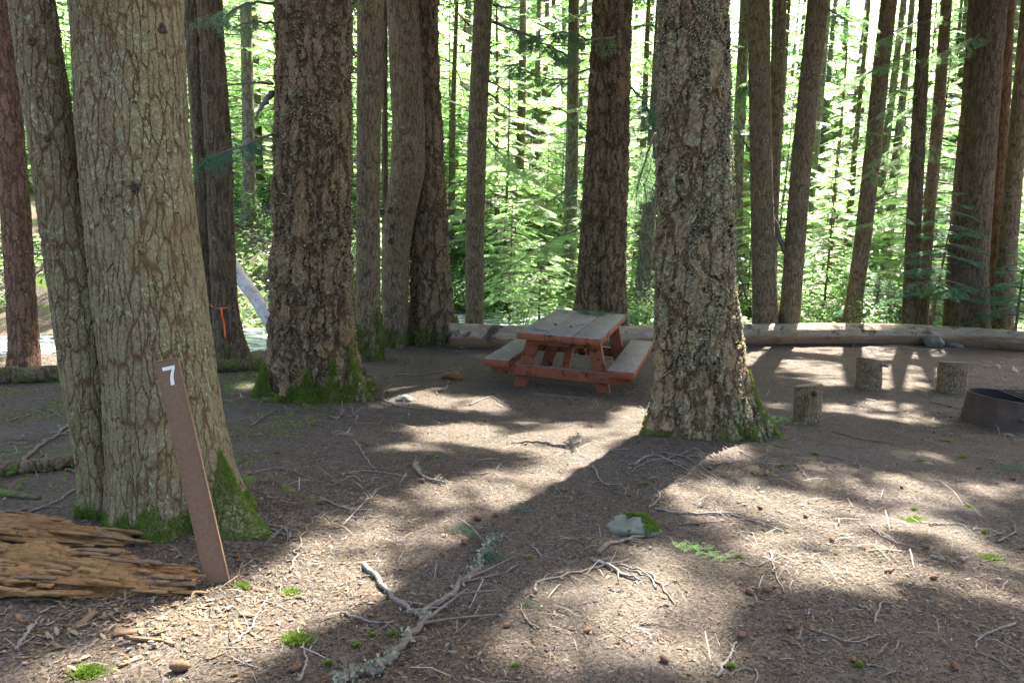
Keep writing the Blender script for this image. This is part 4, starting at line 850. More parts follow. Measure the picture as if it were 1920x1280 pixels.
# ------------------------------------------------------------------ log-round stools
def stool(label, pxb, pyb, pyt, wpx, mat, seed, lean, group='log round stools by the fire ring'):
    g = G(pxb, pyb); r = wpx/2*g[1]/F_PX; Yc = g[1]+r*.9; b0 = onplane(pxb, pyb, Yc); b0[2] = float(Hz(b0[0], Yc)); top = onplane(pxb+lean, pyt, g[1]+r*.2)
    h = top[2]-b0[2]; dx = onplane(pxb+lean, pyt, Yc)[0]-b0[0]; root = empty('log_stool', b0, label, 'log stool', group)
    n = 40; k = 80; zz = np.linspace(-.05, h, n); th = np.linspace(0, 2*np.pi, k, endpoint=False); tl = .10*math.sin(seed*2.1)
    rr = r*(1+.06*fbm(np.cos(th)*1.5+seed*4, np.sin(th)*1.5+zz[:, None]*1.2, seed, 3)+.02*fbm(th*9, zz[:, None]*5, seed, 2))
    X_ = b0[0]+dx*zz[:, None]/h+rr*np.cos(th); Y_ = b0[1]+rr*np.sin(th); Z_ = b0[2]+zz[:, None]+(zz[:, None]/h)*(tl*rr*np.cos(th)*1.6-.16*rr*np.sin(th))
    V = np.stack([X_, Y_, Z_], -1).reshape(-1, 3); i = np.arange(n-1)[:, None]*k; j = np.arange(k)[None]; j2 = (j+1) % k
    mesh_np('bark_side', V, np.stack([i+j, i+j2, i+k+j2, i+k+j], -1).reshape(-1, 4), mat, root)
    C = V[-k:]; ce = C.mean(0); rings = [C, ce+(C-ce)*.97+[0, 0, .004], ce+(C-ce)*.6+[0, 0, .004], ce+(C-ce)*.2+[0, 0, .003]]; V = np.concatenate(rings+[[ce+[0, 0, .002]]])
    Fq = [[a*k+q, a*k+(q+1) % k, (a+1)*k+(q+1) % k, (a+1)*k+q] for a in range(3) for q in range(k)]+[[3*k+q, 3*k+q+1, 3*k+(q+2) % k, 4*k] for q in range(0, k, 2)]
    mesh_np('cut_face', V, Fq, M['cut'], root, smooth=False); return root, top, r
M['bark_stool'] = bark_mat('stool_bark', (.21, .15, .085), (.15, .105, .06), (.075, .048, .028), 34, .35, .15, .006, .9, (.28, .29, .24), .2, .05, lsc=40)
s1, t_, r_s = stool('tilted log stool standing nearest to the big lichen fir', 1512, 795, 726, 52, M['bark_stool'], 1, 3)
s2, t2_, r2_s = stool('middle log stool with a cut branch stub at its top edge', 1628, 731, 676, 47, M['bark_stool'], 2, 2)
s3, _, _ = stool('log stool with pale cut top beside the metal fire ring', 1783, 738, 682, 52, M['bark_stool'], 3, 3)
V, Fq = tube(np.array([t2_+[r2_s*.7, 0, -.05], t2_+[r2_s*1.1, -.02, -.045], t2_+[r2_s*1.5, -.03, -.06]]), [.03, .022, .016], 8); fix_tris(mesh_np('branch_stub', V, Fq, M['twig'], s2))
kb = t_+[.045, -r_s*.25, -.045]; V, Fq = tube(np.array([kb, kb+[0, -.05, 0], kb+[0, -.06, -.003]]), [.022, .018, .008], 8); fix_tris(mesh_np('knot', V, Fq, M['knot'], s1))

# ------------------------------------------------------------------ fire ring
def rust_mat():
    m, nt, b, out = new_mat('rusty_steel'); N = NT(nt); co = N.coord(); f = N.noise(co, 7, 6, .7); k = N.noise(co, 3.2, 5, .65)
    c = N.mix(N.rng(f, .3, .7), (.062, .043, .030), (.10, .07, .048)); c = N.mix(N.rng(k, .60, .66), c, (.15, .13, .08)); nt.links.new(c, b.inputs['Base Color']); b.inputs['Metallic'].default_value = .25; b.inputs['Roughness'].default_value = .75; N.bump(b, f, .5, .003); return m
M['rust'] = rust_mat()
M['soot'], _n, _b, _o = new_mat('soot_black'); _b.inputs['Base Color'].default_value = (.022, .02, .019, 1); _b.inputs['Roughness'].default_value = .9
fg = G(1958, 812); fr = .43; fc = np.array([fg[0]-.02, fg[1]+fr, 0]); fc[2] = float(Hz(fc[0], fc[1]))
ring = empty('fire_ring', fc, 'rusty steel fire ring with cooking grate at the right edge', 'fire ring')
k = 96; th = np.linspace(0, 2*np.pi, k, endpoint=False); Hh = .28
prof = [(fr*1.06, -.06), (fr*1.0, .10), (fr*.95, Hh-.01), (fr*.955, Hh), (fr*.94, Hh+.003), (fr*.93, Hh-.01), (fr*.98, .08), (fr*1.03, -.06)]
V = np.array([[fc[0]+r*math.cos(t), fc[1]+r*math.sin(t), fc[2]+z-.03*math.cos(t-.5)*(z > 0)] for r, z in prof for t in th]); Fq = [[a*k+q, a*k+(q+1) % k, (a+1)*k+(q+1) % k, (a+1)*k+q] for a in range(7) for q in range(k)]
mesh_np('steel_ring', V, Fq, [M['rust'], M['soot']], ring, midx=[0 if a < 4 else 1 for a in range(7) for q in range(k)])
V = [[fc[0], fc[1], fc[2]+.05]]+[[fc[0]+fr*.97*math.cos(t), fc[1]+fr*.97*math.sin(t), fc[2]+.02+.02*math.sin(5*t)] for t in th]; mesh_np('ash_bed', V, [[0, 1+q, 1+(q+1) % k, 1+(q+2) % k] for q in range(0, k, 2)], M['soot'], ring, smooth=False)
gz = fc[2]+Hh+.012; gx0 = fc[0]-.02; geo = []
for q in range(7):
    x = gx0+.06*q; yy = math.sqrt(max((fr*.93)**2-(x-fc[0])**2, 0)); geo.append(tube(np.array([[x, fc[1]-yy*.75, gz], [x, fc[1]+yy*.6, gz]]), .006, 6))
geo.append(tube(np.array([[gx0-.01, fc[1]-.30, gz], [gx0+.5, fc[1]-.30, gz]]), .009, 6)); geo.append(tube(np.array([[gx0-.01, fc[1]+.24, gz], [gx0+.5, fc[1]+.24, gz]]), .009, 6))
V, Fq = cat_geo(geo); fix_tris(mesh_np('grate', V, Fq, M['rust'], ring))
a0 = np.array([gx0, fc[1]-.30, gz]); hp = np.array([a0, a0+[-.02, -.05, .05], a0+[.0, -.09, .07], a0+[.06, -.10, .06]]); V, Fq = tube(smooth_path(hp, 14), .012, 8); fix_tris(mesh_np('grate_handle', V, Fq, M['soot'], ring))
bo = np.array([fc[0]-fr*.42, fc[1]-fr*.90, fc[2]+.15]); V, Fq = tube(np.array([bo, bo+[-.01, -.03, 0], bo+[-.012, -.036, 0]]), [.02, .02, .01], 6); fix_tris(mesh_np('bolt', V, Fq, M['rust'], ring))

# ------------------------------------------------------------------ rocks
def rock_mat():
    m, nt, b, out = new_mat('grey_rock'); N = NT(nt); co = N.coord(); f = N.noise(co, 9, 6, .7); c = N.mix(N.rng(f, .3, .7), (.10, .105, .08), (.165, .17, .13)); c = N.mix(N.rng(N.noise(co, 30, 3), .6, .68), c, (.12, .12, .11)); nt.links.new(c, b.inputs['Base Color']); N.bump(b, f, .8, .02); return m
M['rock'] = rock_mat()
def rock(label, px, py, w, hgt, seed, group=None, sink=.35, dy=1.0):
    g = G(px, py); r = w/2*g[1]/F_PX; n = 28; k = 40; V = []
    for i in range(n+1):
        ph = math.pi*i/n
        for q in range(k):
            t = 2*math.pi*q/k; d = np.array([math.sin(ph)*math.cos(t), math.sin(ph)*math.sin(t), math.cos(ph)]); f = 1+.35*float(fbm(d[0]*1.4+seed*7+20, d[1]*1.4+d[2]*1.1+20, seed, 3))
            V.append(d*f*(1-.18*max(0, d[0]*.8+d[2]*.6-.55)*3))
    V = np.array(V)*[r, r*dy, r*hgt]+[g[0], g[1]+r*dy*.7, g[2]+r*hgt*(1-2*sink)]; Fq = [[i*k+q, i*k+(q+1) % k, (i+1)*k+(q+1) % k, (i+1)*k+q] for i in range(n) for q in range(k)]
    o = mesh_np('rock', V, Fq, M['rock']); set_origin(o, g); return tag(o, label, 'rock', group), r, g
rk, rr_, rg = rock('pale angular rock with a moss cap in the front right ground', 1194, 1003, 112, .42, 3, sink=.42, dy=.75)
q = np.random.default_rng(8); n = 5000; a = q.uniform(0, 6.28, n); u = q.uniform(0, 1, n)**.5; 
dp = bpy.context.evaluated_depsgraph_get(); nn = len(rk.data.vertices); c = np.empty(nn*3, np.float32); rk.data.vertices.foreach_get('co', c); c = c.reshape(-1, 3)+np.array(rk.location); ok = (c[:, 2] > rg[2]+.02) & (c[:, 0] > rg[0]-.03+.05*fbm(c[:, 1]*20, c[:, 2]*20, 3, 2)) & (fbm(c[:, 0]*18, c[:, 1]*18, 4, 3) > -.1)
c = c[ok]; P = c[q.integers(0, len(c), n)]+q.normal(scale=.003, size=(n, 3)); d = q.normal(scale=.6, size=(n, 3))+[0, -.2, 1]; d /= np.linalg.norm(d, axis=1)[:, None]; s_ = np.cross(d, q.normal(size=(n, 3))); s_ /= np.linalg.norm(s_, axis=1)[:, None]; l = .010*q.uniform(.5, 1.3, (n, 1))
tag(mesh_np('moss', np.stack([P-s_*l*.25, P+s_*l*.25, P+d*l+s_*l*.1, P+d*l-s_*l*.1], 1).reshape(-1, 3), np.arange(4*n).reshape(-1, 4), M['mossy'], rk, smooth=False), kind='stuff')
rock('rounded grey rock leaning on the long log', 1757, 652, 36, .8, 5, sink=.2); rock('small flat rock beside the rounded rock at the long log', 1796, 652, 30, .4, 6, sink=.3)
rock('small white stone in front of the fire ring', 1897, 818, 18, .4, 7); rock('pale flat stone in the sun behind the root, left of the table', 757, 752, 36, .45, 8, sink=.4)
rock('tiny pale stone on the right ground', 1767, 1050, 16, .6, 9); rock('tiny pale stone close to another on the right ground', 1752, 1046, 14, .6, 10)
exec_more = True
# ------------------------------------------------------------------ forest floor litter
def gz_(x, y):
    return Hz(x, y)+.007*fbm(x*16, y*16, 31, 2)+.004*fbm(x*40, y*40, 41, 1)
PAL = np.array([(.15, .088, .052), (.22, .15, .10), (.095, .062, .045), (.28, .215, .16), (.19, .095, .045), (.30, .27, .24), (.12, .085, .065), (.06, .042, .032), (.25, .14, .07)])
def litter(name, n, d0, d1, l0, l1, wr, seed, pw=1.0, pal=PAL, bias=None, xr=None):
    q = np.random.default_rng(seed); d = d0*(d1/d0)**(q.uniform(size=n)**pw); px = q.uniform(-60, 1980, n); x = (px-960)/F_PX*d*1.03; y = d
    if xr is not None: x, y = xr(q, n)
    if xr is None:
        kp = q.uniform(size=n) < np.clip(.62+1.5*fbm(x*1.3, y*1.3, 91, 4), .18, 1); x, y, d = x[kp], y[kp], d[kp]; n = len(x)
    z = gz_(x, y)+.002; a = q.uniform(0, np.pi, n); l = q.uniform(l0, l1, n)*(1+d/9)*q.choice([.5, .8, 1, 1.5], n); w = l*q.uniform(*wr, n); tl = q.normal(scale=.22, size=(n, 2))
    u = np.stack([np.cos(a), np.sin(a), tl[:, 0]], 1)*l[:, None]/2; v = np.stack([-np.sin(a), np.cos(a), tl[:, 1]], 1)*w[:, None]/2; P = np.stack([x, y, z+np.abs(tl[:, 0])*l*.5+q.uniform(0, .004, n)], 1)
    b = np.zeros((n, 3)); b[:, 2] = l*q.uniform(-.02, .12, n)
    k = q.uniform(.3, .9, (n, 2)); V = np.stack([P-u-v*k[:, :1], P-u+v*k[:, :1], P+b-v, P+b+v, P+u-v*k[:, 1:], P+u+v*k[:, 1:]], 1).reshape(-1, 3)
    i = np.arange(n)[:, None, None]*6; Fq = (np.array([[[0, 2, 3, 1], [2, 4, 5, 3]]])+i).reshape(-1, 4); c = (1.0 if pal is not PAL else .52)*pal[q.choice(len(pal), n)]*q.uniform(.7, 1.25, (n, 1)); c = np.repeat(c*[.97, 1.0, .88], 6, 0)
    return tag(mesh_np(name, V, Fq, M['litter'], smooth=False, attr=c), kind='stuff')
litter('needle_litter', 300000, 1.75, 15, .004, .011, (.12, .4), 1, .85)
litter('bark_flake_litter', 24000, 1.8, 14, .005, .014, (.35, .75), 2, .9)
litter('fallen_twig_litter', 5000, 1.8, 13, .035, .075, (.025, .05), 3, .8, PAL[[1, 3, 5, 5, 6]]*.75)
def around(q, n):
    A = G(60, 1140); B = G(400, 1150); u = q.uniform(0, 1, n); return A[0]+(B[0]-A[0])*u+q.normal(scale=.18, size=n), A[1]+(B[1]-A[1])*u+q.normal(scale=.20, size=n)
litter('rotten_wood_crumbs', 1200, 2, 3, .007, .022, (.2, .5), 4, pal=np.array([(.15, .09, .046), (.17, .125, .08), (.10, .056, .028), (.18, .145, .11)]), xr=around)
# fine green undergrowth beyond the campsite
q = np.random.default_rng(12); n = 90000; y = 15.3+26*q.uniform(size=n)**1.3; x = (q.uniform(-100, 2020, n)-960)/F_PX*y; keep = (fbm(x*.45, y*.45, 60, 3) > -.12) & (np.abs(y-creek_y(x)) > 1.7); keep |= False
x, y = x[keep], y[keep]; n = len(x); P = np.stack([x, y, Hz(x, y)+q.uniform(0, .38, n)**1.0*(.4+fbm(x*.8, y*.8, 66, 2).clip(-.3, 1))], 1); a = q.uniform(0, 6.28, n); D = np.stack([np.cos(a), np.sin(a), q.uniform(-.3, .5, n)], 1)
tm = (np.array([[0, 0, 0], [.4, .28, .04], [1, 0, -.06], [.4, -.28, .04]]), np.array([[0, 1, 2, 3]])); V, Fq = place(tm, P, D, q.uniform(.06, .16, n), q, .5)
tag(mesh_np('undergrowth', V, Fq, M['broad'], smooth=False), kind='stuff')
q = np.random.default_rng(13)                     # low herbs and moss on the creek-side ground at the left
n = 16000; x = q.uniform(-7.5, -1.6, n); y = q.uniform(4.0, 11.5, n); keep = fbm(x*1.1, y*1.1, 70, 3) > .10; x, y = x[keep], y[keep]; n = len(x)
P = np.stack([x, y, gz_(x, y)+q.uniform(0, .02, n)], 1); a = q.uniform(0, 6.28, n); D = np.stack([np.cos(a), np.sin(a), q.uniform(0, .8, n)], 1); V, Fq = place(tm, P, D, q.uniform(.015, .04, n), q, .6); tag(mesh_np('ground_moss', V, Fq, M['mossy'], smooth=False), kind='stuff')

# ------------------------------------------------------------------ countable things on the ground
def stick(pts, r, label, mat='twig_grey', group='dead sticks scattered on the ground', seed=0, twigs=0, lichen=0, name='dead_stick'):
    C = np.array([G(a, b) for a, b in pts]); P = smooth_path(C, 10+8*len(pts)); q = np.random.default_rng(seed); n = len(P); L = np.linalg.norm(P[-1]-P[0])
    P += np.stack([fbm(np.arange(n)*.35, np.full(n, seed*3.1), 5, 3), fbm(np.arange(n)*.35, np.full(n, seed*5.3), 6, 3), np.zeros(n)], 1)*L*.035
    P[:, 2] = gz_(P[:, 0], P[:, 1])+r*.7+.012*np.abs(fbm(np.arange(n)*.3, np.full(n, seed), 7, 2)); R = np.linspace(r, r*.45, n); geo = [tube(P, R, 8, jitter=.06, seed=seed)]
    for t in range(twigs):
        i = q.integers(2, n-2); d = P[min(i+1, n-1)]-P[i]; d /= np.linalg.norm(d)+1e-9; s = np.cross(d, [0, 0, 1.])*q.choice([-1, 1]); e = P[i]+(d*q.uniform(.4, 1)+s*q.uniform(.4, 1)+[0, 0, q.uniform(0, .35)])*L*q.uniform(.12, .3)
        e[2] = max(e[2], float(gz_(e[0], e[1]))+.004); geo.append(tube(smooth_path([P[i], (P[i]+e)/2+q.normal(scale=.01*L, size=3), e], 7), np.linspace(r*.45, r*.15, 7), 5))
    V, Fq = cat_geo(geo); o = mesh_np(name, V, Fq, M[mat]); fix_tris(o)
    if lichen:
        idx = np.clip(np.abs(q.normal(scale=.28, size=lichen))*n, 0, n-1).astype(int); m = q.uniform(size=lichen) < .45; idx[m] = n-1-idx[m]//2; Pp = P[idx]+q.normal(scale=r*.8, size=(lichen, 3)); d = q.normal(size=(lichen, 3)); d[:, 2] = np.abs(d[:, 2]); d /= np.linalg.norm(d, axis=1)[:, None]
        s_ = np.cross(d, q.normal(size=(lichen, 3))); s_ /= np.linalg.norm(s_, axis=1)[:, None]; l = r*q.uniform(.4, 1.3, (lichen, 1)); w = l*.4
        c = mesh_np('lichen', np.stack([Pp-s_*w, Pp+d*l*.5+s_*w, Pp+d*l, Pp+d*l*.4-s_*w*1.2], 1).reshape(-1, 3), np.arange(4*lichen).reshape(-1, 4), M['lichen'], o, smooth=False); tag(c, kind='stuff')
    B = P[0]
    for ob in [o]+list(o.children): 
        me = ob.data; m_ = len(me.vertices); cc = np.empty(m_*3, np.float32); me.vertices.foreach_get('co', cc); me.vertices.foreach_set('co', (cc.reshape(-1, 3)-B.astype(np.float32)).ravel()); me.update()
    o.location = [float(v) for v in B]; return tag(o, label, 'branch' if r > .014 else 'stick', group)
stick([(640, 1285), (700, 1255), (760, 1215), (800, 1165), (845, 1115), (890, 1065), (928, 1015)], .017, 'long lichen-crusted branch lying across the tree shadow at front centre', 'twig', None, 1, 6, 800, 'fallen_branch')
stick([(678, 1062), (720, 1105), (760, 1140), (798, 1166)], .013, 'forked dead branch meeting the lichen-crusted branch from the left', 'twig_grey', None, 2, 4, 120, 'fallen_branch')
stick([(776, 872), (792, 895), (832, 908)], .013, 'short pale curved stick with lichen, mid ground left of the tree shadow', 'twig_grey', None, 3, 1, 150)
stick([(1120, 1040), (1150, 1020), (1215, 1006)], .013, 'thick curved stick lying at the foot of the mossy pale rock', 'twig', None, 4, 2)
stick([(1060, 840), (1000, 830), (960, 833)], .014, 'low root-like stick left of the big lichen fir', 'twig', None, 5)
STK = [([(548, 1075), (555, 1030), (580, 985), (607, 955)], .006, 3, 'thin upright-looking twig right of the marker post'), ([(640, 990), (680, 945), (710, 918)], .006, 2, 'thin twig near the mossy surface root'), ([(600, 935), (650, 955), (690, 958)], .006, 2, 'twig crossing below the mossy surface root'),
 ([(460, 890), (520, 880), (600, 905)], .007, 2, 'thin stick above the mossy surface root'), ([(640, 890), (700, 885), (760, 893)], .006, 1, 'straight grey twig left of the short curved stick'), ([(668, 830), (680, 850), (704, 885)], .007, 2, 'grey twig pointing away in the mid ground shade'), ([(470, 800), (520, 770), (610, 778)], .007, 1, 'long grey twig in front of the massive mossy fir'),
 ([(1110, 875), (1130, 905), (1165, 908)], .006, 3, 'forked twig in the shadow below the big lichen fir'), ([(1190, 870), (1230, 855), (1290, 885)], .008, 4, 'branching twig at the left foot of the big lichen fir'), ([(1235, 850), (1290, 860), (1345, 900)], .008, 4, 'branching twig at the front foot of the big lichen fir'), ([(1215, 953), (1235, 935), (1228, 915)], .006, 2, 'crooked twig just behind the mossy pale rock'),
 ([(1232, 957), (1300, 965), (1380, 968), (1480, 1000)], .009, 3, 'long brown stick running right from the mossy pale rock'), ([(1270, 985), (1330, 980), (1420, 975)], .006, 2, 'thin grey stick above the green fir sprig'), ([(1005, 1110), (1010, 1095), (1100, 1070), (1180, 1050)], .006, 2, 'long curved twig left below the mossy rock'), ([(1110, 1050), (1160, 1075), (1200, 1090)], .010, 2, 'dark stick in the tree shadow below the mossy rock'),
 ([(1160, 1060), (1220, 1080), (1265, 1135)], .006, 1, 'arched twig on the bright ground below the mossy rock'), ([(1230, 1105), (1215, 1080), (1160, 1065)], .005, 1, 'thin looped twig on the bright ground below the mossy rock'), ([(1445, 1035), (1450, 1070), (1475, 1115)], .006, 2, 'crooked grey twig right of the green fir sprig'), ([(1390, 1057), (1420, 1062), (1465, 1045)], .005, 0, 'arched pale twig at the end of the fir sprig'),
 ([(1630, 985), (1660, 1010), (1740, 1030)], .005, 2, 'thin dark twig in the right ground shade'), ([(1740, 985), (1800, 985), (1850, 998)], .005, 1, 'thin twig far right of the mid ground'), ([(1870, 1015), (1900, 1000), (1895, 975)], .007, 1, 'hooked pale twig by the right edge'), ([(1640, 1170), (1655, 1130), (1700, 1140)], .005, 3, 'wiry twig on the right foreground'), ([(1545, 855), (1600, 865), (1615, 880)], .005, 0, 'thin twig in the shade below the nearest stool'),
 ([(1560, 810), (1610, 822), (1690, 835)], .006, 0, 'straight thin stick in front of the tilted log stool'), ([(1745, 755), (1790, 765), (1815, 768)], .007, 1, 'stick beside the log stool near the fire ring'), ([(1905, 1170), (1840, 1195), (1830, 1220)], .005, 2, 'twig in the front right corner shade'), ([(1830, 1225), (1860, 1235), (1900, 1262)], .006, 0, 'pale sliver of wood at the front right corner'),
 ([(560, 1280), (572, 1240), (560, 1180)], .006, 2, 'pale crooked twig at the front edge left of the branch'), ([(640, 1150), (690, 1165), (740, 1168)], .006, 1, 'pale twig beside the green tuft, front left'), ([(655, 1085), (700, 1080), (730, 1075)], .005, 1, 'short bright twig left of the forked branch'), ([(430, 1210), (470, 1180), (500, 1120)], .005, 1, 'slim twig on bright ground right of the rotten log'),
 ([(100, 815), (130, 800), (150, 775)], .013, 1, 'grey stick slanting up behind the dark left log'), ([(40, 870), (90, 830), (130, 805)], .014, 2, 'thick grey stick on the left ground beside the dark log'), ([(60, 960), (110, 940), (150, 915)], .008, 2, 'grey twig above the rotten orange log'), ([(0, 965), (60, 955), (120, 950)], .006, 2, 'flat twig above the rotten log at the left edge'), ([(20, 790), (90, 770), (140, 800)], .007, 3, 'wiry twig on the far left ground'),
 ([(30, 1220), (60, 1180), (75, 1160)], .007, 1, 'grey stick at the front left corner'), ([(745, 705), (810, 700), (860, 690)], .010, 1, 'brown stick left of the broken wood chunk'), ([(820, 740), (840, 720), (850, 690)], .008, 2, 'pale twig fan below the broken wood chunk'), ([(700, 745), (760, 765), (830, 770)], .008, 1, 'stick by the bright patch left of the table'), ([(880, 760), (920, 745), (938, 758)], .007, 0, 'hooped pale twig in the bright patch'),
 ([(1595, 650), (1610, 640), (1625, 635)], .016, 0, 'curved white stick leaning on the long log'), ([(1660, 655), (1750, 655), (1840, 652)], .008, 0, 'long thin stick in front of the long log at right'), ([(1010, 1180), (985, 1160), (975, 1130)], .005, 1, 'short twig in the tree shadow'), ([(900, 1135), (880, 1165), (850, 1190)], .004, 1, 'fine twig right of the lichen branch'), ([(1530, 1185), (1600, 1205), (1650, 1190)], .004, 1, 'fine twig on bright front right ground'),
 ([(1345, 1270), (1370, 1230), (1380, 1205)], .006, 1, 'pale twig at the front edge, right of centre')]
for i, (p, r, tw, lab) in enumerate(STK): stick(p, r, lab, 'twig_grey' if i % 3 else 'twig', seed=20+i, twigs=tw)
qq = random.Random(21)
for i in range(60):
    px = qq.uniform(380, 1900); py = qq.choice([qq.uniform(760, 950), qq.uniform(950, 1270)]); a = qq.uniform(0, 3.14); L = qq.uniform(25, 75)*(py/1280)
    w = 'front left' if px < 900 and py > 950 else ('front right' if py > 950 else ('middle left' if px < 1100 else 'middle right'))
    stick([(px, py), (px+L*math.cos(a)*.5+qq.uniform(-6, 6), py+L*math.sin(a)*.2+qq.uniform(-4, 4)), (px+L*math.cos(a), py+L*math.sin(a)*.45)], qq.uniform(.0025, .0045), f'small dead twig on the {w} ground', 'twig_grey' if i % 2 else 'twig', f'small twigs on the {w} ground', 200+i, qq.choice([0, 1, 2]), name='small_twig')
for (cx0, cy0, sx, sy, n_, w) in ((1210, 868, 90, 22, 16, 'at the front left foot of the big lichen fir'), (1390, 872, 90, 24, 16, 'at the front right foot of the big lichen fir'), (640, 775, 110, 20, 12, 'in front of the massive mossy fir'), (80, 830, 90, 60, 16, 'on the shaded ground left of the twin trunk'), (500, 960, 60, 40, 9, 'between the mossy root and the marker post')):
    for i in range(n_):
        px = qq.gauss(cx0, sx*.6); py = qq.gauss(cy0, sy*.6); a = qq.uniform(0, 3.14); L = qq.uniform(30, 80)*(py/1000)
        if cx0 == 1210 or cx0 == 1390: py = max(py, 842)
        stick([(px, py), (px+L*math.cos(a)*.5+qq.uniform(-8, 8), py+L*math.sin(a)*.2+qq.uniform(-4, 4)), (px+L*math.cos(a), py+L*math.sin(a)*.45)], qq.uniform(.0025, .006), f'thin dead twig lying {w}', 'twig_grey' if i % 2 else 'twig', f'thin dead twigs {w}', 400+i+int(cx0), qq.choice([0, 1, 2, 3]), name='small_twig')
# fir cones
def cone_proto():
    n = 16; k = 12; V = []; L = .062
    for i in range(n):
        t = i/(n-1); r = .0155*math.sin(math.pi*min(max(t*.93+.05, 0), 1))**.7*(1+.22*(i % 2))
        for j in range(k): a = 2*math.pi*j/k+(i % 2)*.26; V.append([(t-.5)*L, r*math.cos(a)*(1+.12*((i+j) % 2)), r*math.sin(a)*(1+.12*((i+j) % 2))])
    Fq = [[i*k+j, i*k+(j+1) % k, (i+1)*k+(j+1) % k, (i+1)*k+j] for i in range(n-1) for j in range(k)]; return mesh_np('fir_cone', V, Fq, M['cone'], smooth=False)
cone = cone_proto(); first = True
CN = [(1405, 1112, 1.0, 'tan fir cone on the bright ground at front right'), (338, 1256, 1.5, 'dark fir cone lying at the front left edge'), (1437, 1110, .9, None), (555, 1258, 1, None), (816, 512+385, 1, None), (895, 975, 1.1, None), (930, 968, .9, None), (950, 1175, .8, None), (1390, 1195, 1, 'reddish fir cone on the sunlit front right ground'), (1310, 985, .8, None), (1560, 1015, 1, None), (1510, 970, .8, None), (1665, 1075, 1, None), (1750, 1085, .8, None), (1735, 1030, 1, None), (1435, 890, 1, None), (1330, 880, 1.1, None), (790, 905, 1, None), (1425, 955, .8, None), (1690, 915, .8, None), (1900, 900, 1, None), (1835, 880, .8, None), (720, 1165, .9, None), (1100, 1185, .8, None), (1245, 1240, .9, None), (985, 835, .8, None), (910, 790, 1, None), (870, 1020, .9, None), (520, 850, .9, None), (600, 945, 1.2, None), (690, 835, .8, None), (1790, 1255, 1, None), (1600, 1240, .8, None), (1480, 1180, .8, None), (1180, 930, .8, None), (1055, 920, .8, None)]
for i, (px, py, s, lab) in enumerate(CN):
    g = G(px, py); o = cone if first else cone.copy()
    if not first: COL.objects.link(o)
    first = False; o.location = (g[0], g[1], float(gz_(g[0], g[1]))+.013*s); o.rotation_euler = (qq.uniform(0, 6), qq.uniform(-.2, .2), qq.uniform(0, 6)); o.scale = (s*.72,)*3
    w = 'near ground left of the tree shadow' if px < 960 and py > 940 else ('near ground right of the tree shadow' if py > 940 else 'ground around the two big firs')
    tag(o, lab or f'small brown fir cone lying on the {w}', 'fir cone', 'fir cones' if lab else f'fir cones on the {w}')
# wood chips broken off the rotten log
def chip_proto(seed, L, w, h):
    q = np.random.default_rng(seed); V, Fq = box_geo((-L/2, -w/2, -h/2), (L/2, w/2, h/2)); V = V*(1+q.normal(scale=.12, size=(len(V), 1))); V[:, 1] *= 1-.4*(V[:, 0] > 0); return fix_tris(mesh_np('wood_chip', V, Fq, M['chip'], smooth=False))
chips = [chip_proto(1, .075, .022, .008), chip_proto(2, .045, .025, .006), chip_proto(3, .10, .016, .010)]; fch = []
CH = [(275, 1203, 2, 1.2, 0.1, 'orange block of wood on the ground right below the rotten log'), (243, 1187, 0, 1.3, .4, 'long orange chip below the end of the rotten log'), (160, 1165, 0, 1.5, 1.4, 'upright reddish chip leaning on the rotten log')]
for i in range(40):
    a = qq.gauss(0, 1); CH.append((qq.uniform(0, 520), 1165+abs(a)*42-qq.uniform(0, 30), qq.randrange(3), qq.uniform(.3, .75), qq.uniform(-1.2, 1.2), None))
for i, (px, py, k, s, rz, lab) in enumerate(CH):
    g = G(px, min(py, 1275)); p = chips[k]; o = p if k not in fch else p.copy()
    if k in fch: COL.objects.link(o)
    else: fch.append(k)
    o.location = (g[0], g[1], float(gz_(g[0], g[1]))+.006*s); o.rotation_euler = (qq.uniform(-.25, .25), qq.uniform(-.2, .2), rz); o.scale = (s,)*3
    tag(o, lab or 'small tan wood chip on the ground in front of the rotten log', 'wood chip', None if lab else 'wood chips by the rotten log')
